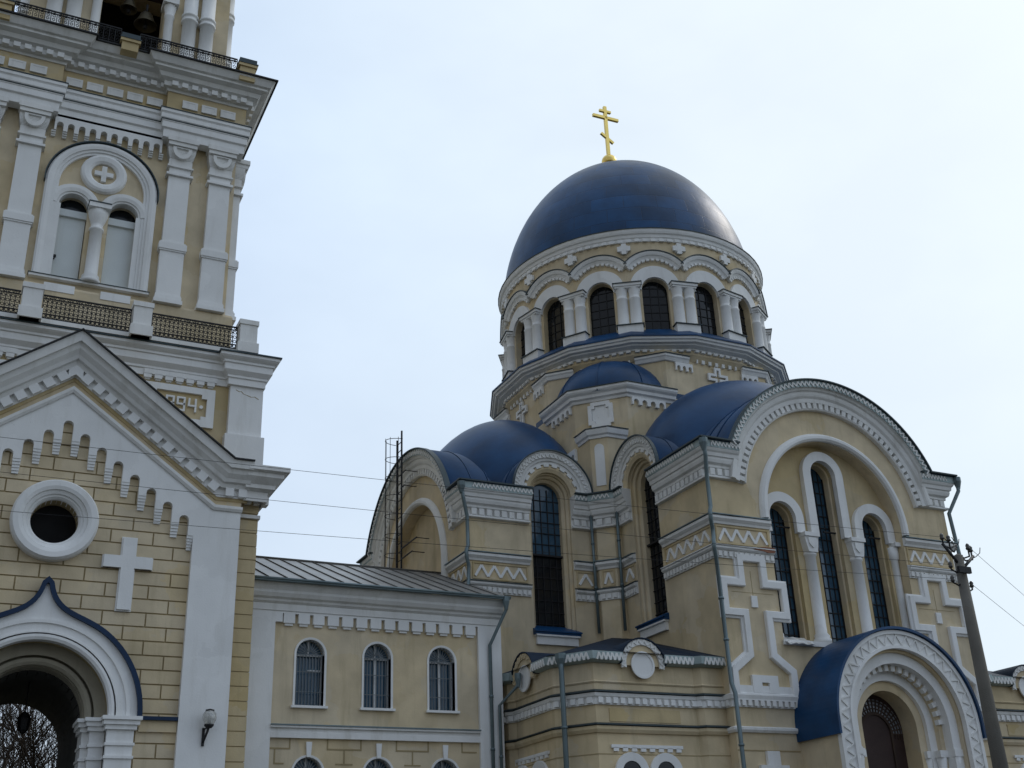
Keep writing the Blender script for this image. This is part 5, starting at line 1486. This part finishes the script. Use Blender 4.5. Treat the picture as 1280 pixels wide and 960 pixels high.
# tin sheet
mb = MB(Ff)
n = 10; V = []
rnd = random.Random(3)
for i in range(n + 1):
    V.append([mb.v((-2.5 + 0.95 * i / n, 8.30 - 0.06 * j + rnd.uniform(-.03, .03), -0.3 + 0.11 * j)) for j in range(6)])
for i in range(n):
    for j in range(5): mb.f([V[i][j], V[i + 1][j], V[i + 1][j + 1], V[i][j + 1]])
o = mb.obj("tin_sheet", TIN); tag(o, "crumpled shiny tin sheet on the sill beside the blue porch roof", "tin sheet")
sol = o.modifiers.new("thickness", 'SOLIDIFY'); sol.thickness = 0.01

# ================================================================== corner chapels
def chapel(mirror, label):
    s = -1 if mirror else 1
    Mc = Matrix.Translation((CX, CY, 0)) @ Matrix.Diagonal((s, 1, 1, 1))
    ch = thing("side_chapel", label, "chapel", (CX + s * -7.0, CY - 7.5, 0))
    # wall line, clockwise from the south arm to the west arm (relative coordinates)
    pl = [(-4.45, -9.6), (-5.12, -9.6), (-5.28, -9.45), (-8.28, -9.45), (-8.95, -8.5), (-8.95, -6.3), (-9.1, -6.1), (-9.1, -4.45)]
    poly = pl + [(-4.45, -4.45)]
    mb = MB(Mc)
    mb.prism(poly, 0, 7.5, M=Mc); mb.obj("wall", YEL, ch)
    Q = pl if not mirror else pl
    sg = 1
    def sw(prof, name, m_, par=ch, lines=None):
        mb = MB(Mc)
        for q in (lines or [pl]): mb.sweep(q, prof)
        return mb.obj(name, m_, par)
    cut = [[(-4.45, -9.6), (-5.12, -9.6), (-5.28, -9.45), (-6.24, -9.45)], [(-7.5, -9.45), (-8.28, -9.45), (-8.95, -8.5), (-8.95, -7.73)], [(-8.95, -6.47), (-8.95, -6.3), (-9.1, -6.1), (-9.1, -4.45)]]
    sw([(0, 7.34), (0.1, 7.34), (0.2, 7.38), (0.22, 7.4), (0.22, 7.6), (0, 7.6)], "eaves", TEAL, ch, cut)
    mb = MB(Mc)
    for Mf, ln in [w_ for q in cut for w_ in segs(Mc, q)]:
        if ln < 0.4: continue
        zigzag(mb, [(-0.0, 7.47), (ln + 0.0, 7.47)], 0.13, -0.09, 0.09, 0.05, 0.21, 0.24, Mf)
    mb.obj("zigzag_lace", WHT2, ch)
    sw([(0, 6.84), (0.02, 6.84), (0.04, 6.87), (0.02, 6.9), (0, 6.9)], "thin_band", YEL)
    sw([(0, 6.3), (0.05, 6.3), (0.05, 6.46), (0.1, 6.5), (0.12, 6.58), (0, 6.6)], "dentil_cornice", WHT2)
    mb = MB(Mc)
    for Mf, ln in segs(Mc, pl): dentils(mb, [(0, 6.33), (ln, 6.33)], 0.22, 0.6, 0, 0.14, 0.04, 0.11, Mf)
    mb.obj("cornice_dentils", WHT, ch)
    sw([(0, 6.6), (0.16, 6.6), (0.16, 6.63), (0, 6.68)], "cornice_flashing", FLASH)
    sw([(0, 5.62), (0.05, 5.62), (0.1, 5.7), (0.1, 5.78), (0, 5.8)], "string_course", YEL)
    sw([(0, 5.8), (0.14, 5.8), (0.14, 5.83), (0, 5.87)], "string_flashing", FLASH)
    for z in (5.1, 4.6, 4.1): sw([(0, z), (0.006, z), (0.006, z + 0.025), (0, z + 0.025)], "rustication_joint", GRV)
    # roof: from the eaves up to the inner corner
    mb = MB(Mc)
    ap = mb.v((-5.0, -5.0, 9.1))
    e = [mb.v((x * 1.0 - (0.2 if x < -8.3 else 0), y - (0.2 if y < -8.4 else 0), 7.61)) for x, y in pl]
    ts, tw = mb.v((-4.45, -5.3, 9.04)), mb.v((-5.3, -4.45, 9.04))
    chain = [ts] + e + [tw]
    for i in range(len(chain) - 1): mb.f([ap, chain[i], chain[i + 1]])
    mb.f([ap, ts, tw]); rf = mb.obj("roof", NAVY, ch)
    # lunettes: south and west
    for (Mf, c) in ((Mc @ FR((0, -9.45, 0), (1, 0, 0), (0, 0, 1), (0, -1, 0)), -6.87), (Mc @ FR((-8.95, 0, 0), (0, 1, 0), (0, 0, 1), (-1, 0, 0)), -7.1)):
        zc = 7.33
        mb = MB(Mf); mb.prism([(c - 0.62, 7.3)] + arc(c, zc, 0.62, 180, 0, 20) + [(c + 0.62, 7.3)], -0.3, 0.1); l = mb.obj("lunette", YEL, ch)
        mb = MB(Mf); mb.sweep(arc(c, zc, 0.5, 190, -10, 24), [(0, 0.1), (0, 0.14), (0.15, 0.14), (0.15, 0.1)]); zigzag(mb, arc(c, zc, 0.5, 190, -10, 24), 0.15, 0.02, 0.14, 0.035, 0.13, 0.16); mb.obj("lunette_lace", WHT2 if c > -7 else YEL, l)
        mb = MB(Mf); mb.prism(arc(c, 7.32, 0.29, 0, 360, 24)[:-1], 0.1, 0.12); mb.sweep(arc(c, 7.32, 0.32, 360, 0, 28)[:-1], [(-0.03, 0.1), (-0.03, 0.14), (0.03, 0.14), (0.03, 0.1)], closed=True); mb.obj("medallion", WHT, l)
        mb = MB(Mf); mb.sweep(arc(c, zc, 0.66, 180, 0, 20), [(0, -1.9), (0, 0.18), (0.03, 0.18), (0.03, -1.9)]); mb.obj("lunette_roof", NAVY, l)
        # coupled windows below
        mb = MB(Mf); mb.box(c - 1.05, c + 1.05, 5.26, 5.34, 0, 0.05); dentils(mb, [(c - 1.05, 5.18), (c + 1.05, 5.18)], 0.25, 0.55, 0, 0.09, 0, 0.05); mb.obj("window_dentils", WHT, ch)
        for x in (-0.5, 0.5):
            mb = MB(Mf); mb.sweep([(c + x - 0.38, 3.0), (c + x - 0.38, 4.68)] + arc(c + x, 4.68, 0.38, 180, 0, 18)[1:-1] + [(c + x + 0.38, 4.68), (c + x + 0.38, 3.0)], [(-0.1, 0), (-0.1, 0.05), (0.1, 0.07), (0.1, 0)]); w = mb.obj("window", WHT, ch)
            mb = MB(Mf); mb.prism(arch_hole(c + x, 0.29, 4.68, 3.0), 0.0, 0.02); mb.obj("pane", GLS, w)
    mb = MB(Mc @ FR((0, -9.45, 0), (1, 0, 0), (0, 0, 1), (0, -1, 0))); mb.box(-7.9, -5.8, 5.9, 6.22, 0, 0.02); mb.obj("recessed_panel", YELD, ch)
    return ch
chapel(False, "low ochre corner chapel with zigzag eaves and white medallions, left of the big front gable")
chapel(True, "low ochre chapel mostly hidden behind the utility pole at the right edge")

# ================================================================== drainpipes of the church
def pipe(pts, r, label_name="downpipe", hopper=True, parent=None):
    mb = MB(); mb.tube(pts, r, 8)
    for i in range(len(pts) - 1):
        a, b_ = Vector(pts[i]), Vector(pts[i + 1])
        if (b_ - a).length > 1.6:
            k = int((b_ - a).length / 1.5)
            for j in range(1, k + 1):
                p = a.lerp(b_, j / (k + 1)); d = (b_ - a).normalized() * 0.03
                mb.tube([p - d, p + d], r * 1.3, 8)
    o = mb.obj("downpipe", PIPE, parent)
    if hopper:
        p = Vector(pts[0]); mb = MB(); mb.lathe([(r, -0.25), (r * 1.2, -0.2), (r * 2.1, -0.02), (r * 2.1, 0.12), (r * 1.9, 0.12)], p, 8, sm=False); mb.obj("hopper", PIPE, o)
    return o
sx, sy = CX - A_, CY - LEN[0]
pipe([(sx - 0.3, sy - 0.42, 13.5), (sx - 0.28, sy - 0.42, 13.1), (sx - 0.12, sy - 0.16, 12.6), (sx - 0.08, sy - 0.12, 11.7), (sx - 0.22, sy - 0.26, 11.55), (sx - 0.22, sy - 0.26, 11.25), (sx - 0.08, sy - 0.1, 11.1), (sx - 0.08, sy - 0.1, 10.85), (sx - 0.2, sy - 0.24, 10.7), (sx - 0.2, sy - 0.24, 10.45), (sx - 0.07, sy - 0.1, 10.25), (sx - 0.05, sy - 0.12, 6.9), (sx - 0.1, sy - 0.3, 6.6), (sx - 0.06, sy - 0.3, 0.1)], 0.06, parent=cath)
ex = CX + A_
pipe([(ex + 0.44, sy - 0.36, 13.52), (ex + 0.42, sy - 0.36, 13.2), (ex + 0.1, sy - 0.1, 12.5), (ex + 0.2, sy - 0.1, 11.0), (ex + 0.15, sy - 0.12, 0.1)], 0.06, parent=cath)
wx, wy = CX - LEN[1], CY - A_
pipe([(wx - 0.36, wy - 0.3, 13.5), (wx - 0.3, wy - 0.3, 13.1), (wx - 0.1, wy - 0.1, 12.6), (wx - 0.08, wy - 0.08, 11.7), (wx - 0.2, wy - 0.22, 11.5), (wx - 0.2, wy - 0.22, 11.3), (wx - 0.08, wy - 0.1, 11.1), (wx - 0.12, wy - 0.14, 10.5), (wx - 0.3, wy - 0.2, 10.3)], 0.06, parent=cath)
pipe([(CX - 5.0, CY - 4.95 + 0.15, 13.6)] [0:0] + [(CX - 5.22, CY - 4.62, 13.55), (CX - 5.2, CY - 4.62, 9.3)], 0.05, parent=cath)
pipe([(CX - 4.62, CY - 5.22, 13.55), (CX - 4.62, CY - 5.2, 9.3)], 0.05, parent=cath)
pipe([(14.22, 26.35, 7.5), (14.2, 26.3, 7.2), (14.22, 26.35, 0.1)], 0.07, parent=cath)
pipe([(13.72, 28.4, 9.45), (13.72, 28.42, 9.2), (13.4, 28.84, 8.3), (13.4, 28.84, 0.1)], 0.05, parent=wing)
pipe([(13.95, 28.3, 7.35), (13.93, 28.3, 7.15), (13.62, 28.8, 6.7), (13.62, 28.8, 0.1)], 0.045, parent=wing)

# ================================================================== ladder on the west gable
lad = thing("caged_ladder", "black iron ladder with safety hoops standing on the grey roof against the left gable", "ladder", (13.2, 36.0, 11.0))
mb = MB(); mb.box(13.15, 13.2, 35.08, 35.13, 11.0, 17.0); mb.obj("rail", IRON, lad)
mb = MB(); mb.box(13.15, 13.2, 35.53, 35.58, 11.0, 16.8); mb.obj("rail", IRON, lad)
mb = MB()
z = 11.2
while z < 16.7: mb.tube([(13.17, 35.1, z), (13.17, 35.56, z)], 0.016, 5); z += 0.3
mb.obj("rungs", IRON, lad)
mb = MB()
for j in range(8):
    z = 11.9 + 0.68 * j
    pts = [(13.17 - 0.62 * sin(radians(a)) , 35.97 + 0.38 * cos(radians(a)), z) for a in range(0, 181, 20)]
    pts = [(13.17 - 0.5 * sin(pi * t / 10), 35.33 + 0.34 * cos(pi * t / 10), z) for t in range(11)]
    mb.tube(pts, 0.012, 5)
for t in (3, 5, 7, 9): mb.tube([(13.17 - 0.5 * sin(pi * t / 10), 35.33 + 0.34 * cos(pi * t / 10), 11.6), (13.17 - 0.5 * sin(pi * t / 10), 35.33 + 0.34 * cos(pi * t / 10), 16.72)], 0.010, 5)
mb.obj("safety_cage", IRON, lad)
mb = MB()
for z, y in ((15.4, 34.7), (14.9, 34.8), (12.75, 33.7), (12.4, 34.1)): mb.box(13.15, 13.19, y, 35.1, z, z + 0.03); mb.tube([(13.17, y, z), (13.6, y, z)], 0.015, 5)
mb.obj("wall_brackets", IRON, lad)

# ================================================================== utility pole and wires
px, py = 17.0, 15.5
pole = thing("utility_pole", "weathered grey utility pole with insulators on hooked brackets in front of the church", "utility pole", (px, py, 0))
mb = MB(); mb.tube([(px, py, 0), (px, py, 7.45)], 0.175, 14, r2=0.09); mb.lathe([(0.09, 7.45), (0.0, 7.5)], (px, py, 0), 14); mb.obj("shaft", POLE, pole)
INS = []
def insulator(dx, dy, z, dz, side):
    mb = MB()
    p = Vector((px, py, z)); q = Vector((px + dx, py + dy, z)); e = Vector((px + dx, py + dy, z + dz))
    mb.tube([p, p.lerp(q, 0.5) + Vector((0, 0, -0.08)), q + Vector((0, 0, -0.03)), q + Vector((0, 0, 0.1)), e], 0.017, 6)
    h = mb.obj("hook_bracket", IRON, pole)
    mb = MB(); mb.lathe([(0.0, -0.02), (0.033, -0.02), (0.043, 0.01), (0.03, 0.03), (0.04, 0.055), (0.03, 0.08), (0.015, 0.1), (0, 0.1)], e, 12); mb.obj("insulator", PORC, h)
    INS.append(e + Vector((0, 0, 0.05)))
insulator(-0.32, 0.0, 7.66, 0.1, -1)
insulator(-0.16, 0.0, 7.6, 0.14, -1)
insulator(0.3, 0.0, 7.5, 0.12, 1)
insulator(0.42, 0.05, 7.46, 0.14, 1)
insulator(-0.24, 0.0, 7.2, 0.02, -1)
insulator(-0.26, 0.0, 6.95, 0.0, -1)
insulator(0.2, 0.0, 6.85, 0.03, 1)
mb = MB()
mb.tube([(px - 0.34, py, 7.66), (px + 0.02, py - 0.03, 7.2)], 0.03, 6)
mb.tube([(px + 0.4, py, 7.48), (px - 0.05, py - 0.06, 7.15)], 0.03, 6); mb.box(px - 0.2, px + 0.1, py - 0.16, py - 0.1, 7.08, 7.2); mb.obj("cross_braces", IRON, pole)
mb = MB(); random.seed(5)
for k in range(3):
    c0 = INS[k]; pts = [c0 + Vector((random.uniform(-.05, .05) + 0.05 * j, 0, -0.12 * sin(pi * j / 6) * (1 + 0.4 * k))) for j in range(7)]
    mb.tube(pts, 0.008, 5)
mb.obj("jumper_wires", IRON, pole)
def wire(A, B, sag, label, r=0.004):
    A, B = Vector(A), Vector(B); pts = []
    for i in range(33):
        t = i / 32; p = A.lerp(B, t); p.z -= sag * 4 * t * (1 - t); pts.append(p)
    mb = MB(); mb.tube(pts, r, 4); tag(mb.obj("overhead_wire", IRON), label, "wire", "overhead wires")
WIRES = []

# ================================================================== wall lamp and lantern
lamp = thing("wall_lamp", "small glass globe lamp on a black bracket fixed to the white gate pilaster", "lamp", (5.65, 27.8, 5.4))
mb = MB(); mb.lathe([(0.08, 5.78), (0.13, 5.84), (0.16, 5.93), (0.15, 6.03), (0.1, 6.1), (0.095, 6.1), (0.145, 6.02), (0.155, 5.93), (0.125, 5.85), (0.075, 5.79)], (5.7, 27.6, 0), 20); mb.obj("globe", LGL, lamp)
mb = MB(); mb.lathe([(0, 6.1), (0.1, 6.1), (0.1, 6.125), (0.0, 6.15)], (5.7, 27.6, 0), 16); mb.obj("globe_cap", IRON, lamp)
mb = MB(); mb.lathe([(0, 5.72), (0.06, 5.72), (0.11, 5.77), (0.11, 5.8), (0, 5.8)], (5.7, 27.6, 0), 16); mb.tube([(5.7, 27.6, 5.74), (5.66, 27.7, 5.55), (5.63, 27.83, 5.4)], 0.03, 6, r2=0.02); mb.box(5.6, 5.66, 27.8, 27.84, 5.35, 5.75); mb.tube([(5.63, 27.83, 5.72), (5.7, 27.62, 5.74)], 0.02, 6); mb.obj("bracket", IRON, lamp)
mb = MB(); mb.lathe([(0, 5.82), (0.03, 5.83), (0.035, 5.95), (0.02, 6.02), (0, 6.03)], (5.7, 27.6, 0), 10); mb.obj("bulb", WHT, lamp)
lt = thing("hanging_lantern", "dark iron lantern hanging under the vault of the gate passage", "lantern", (1.95, 30.5, 6.0))
mb = MB(); mb.tube([(1.95, 30.5, 7.1), (1.95, 30.5, 6.4)], 0.015, 6); mb.obj("chain", IRON, lt)
mb = MB(); mb.lathe([(0, 6.42), (0.07, 6.38), (0.16, 6.25), (0.15, 6.22), (0.12, 5.98), (0.06, 5.92), (0, 5.88)], (1.95, 30.5, 0), 6, sm=False); mb.obj("lantern_body", IRON, lt)

# ================================================================== bare trees behind the gate
def tree(x, y, hgt, seed, label):
    rd = random.Random(seed)
    t = thing("bare_tree", label, "tree", (x, y, 0), "bare trees beyond the gate passage")
    mt = MB(); br = MB()
    def grow(p, d, ln, r, lev):
        pts = [p]; q = p.copy(); dd = d.copy()
        for i in range(4):
            dd = (dd + Vector((rd.uniform(-.13, .13), rd.uniform(-.13, .13), rd.uniform(-.02, .1)))).normalized(); q = q + dd * ln / 4; pts.append(q.copy())
        (mt if lev == 0 else br).tube(pts, r, 7 if lev < 2 else 4, r2=r * 0.55)
        if lev >= 5 or r < 0.006: return
        for k in range(rd.choice((3, 4)) if lev else 6):
            i = rd.choice((2, 3, 4, 4)); ax = Vector((rd.uniform(-1, 1), rd.uniform(-1, 1), rd.uniform(-.15, .7))).normalized()
            nd = (dd * 0.75 + ax * 0.75).normalized()
            grow(pts[i], nd, ln * rd.uniform(.6, .8), r * 0.52, lev + 1)
    grow(Vector((x, y, 0)), Vector((0, 0, 1)), hgt * 0.36, 0.2, 0)
    mt.obj("trunk", BARK, t); br.obj("crown", BARK, t)
tree(2.6, 50, 13, 1, "bare dark tree with the thickest trunk seen through the gate passage")
tree(2.0, 44, 11, 9, "bare tree nearest to the gate passage with a dense low crown")
tree(0.6, 56, 14, 2, "bare tree at the left inside the gate passage opening")
tree(4.6, 60, 14, 4, "bare thin tree further back at the right of the gate passage opening")

wire((16.68, 15.5, 7.79), (-11.3, 20.7, 9.5), 0.12, "topmost thin overhead wire running left from the pole across the gatehouse gable")
wire((16.76, 15.5, 7.26), (-11.2, 20.7, 8.9), 0.12, "middle thin overhead wire running left from the pole across the gatehouse gable")
wire((16.74, 15.5, 6.98), (-11.0, 20.7, 8.05), 0.12, "lowest thin overhead wire running left from the pole past the round window")
wire((17.42, 15.55, 7.65), (46.5, 32.0, 7.1), 0.15, "upper overhead wire running right from the pole against the sky")
wire((17.2, 15.5, 6.93), (46.3, 32.0, 6.35), 0.15, "lower overhead wire running right from the pole against the sky")
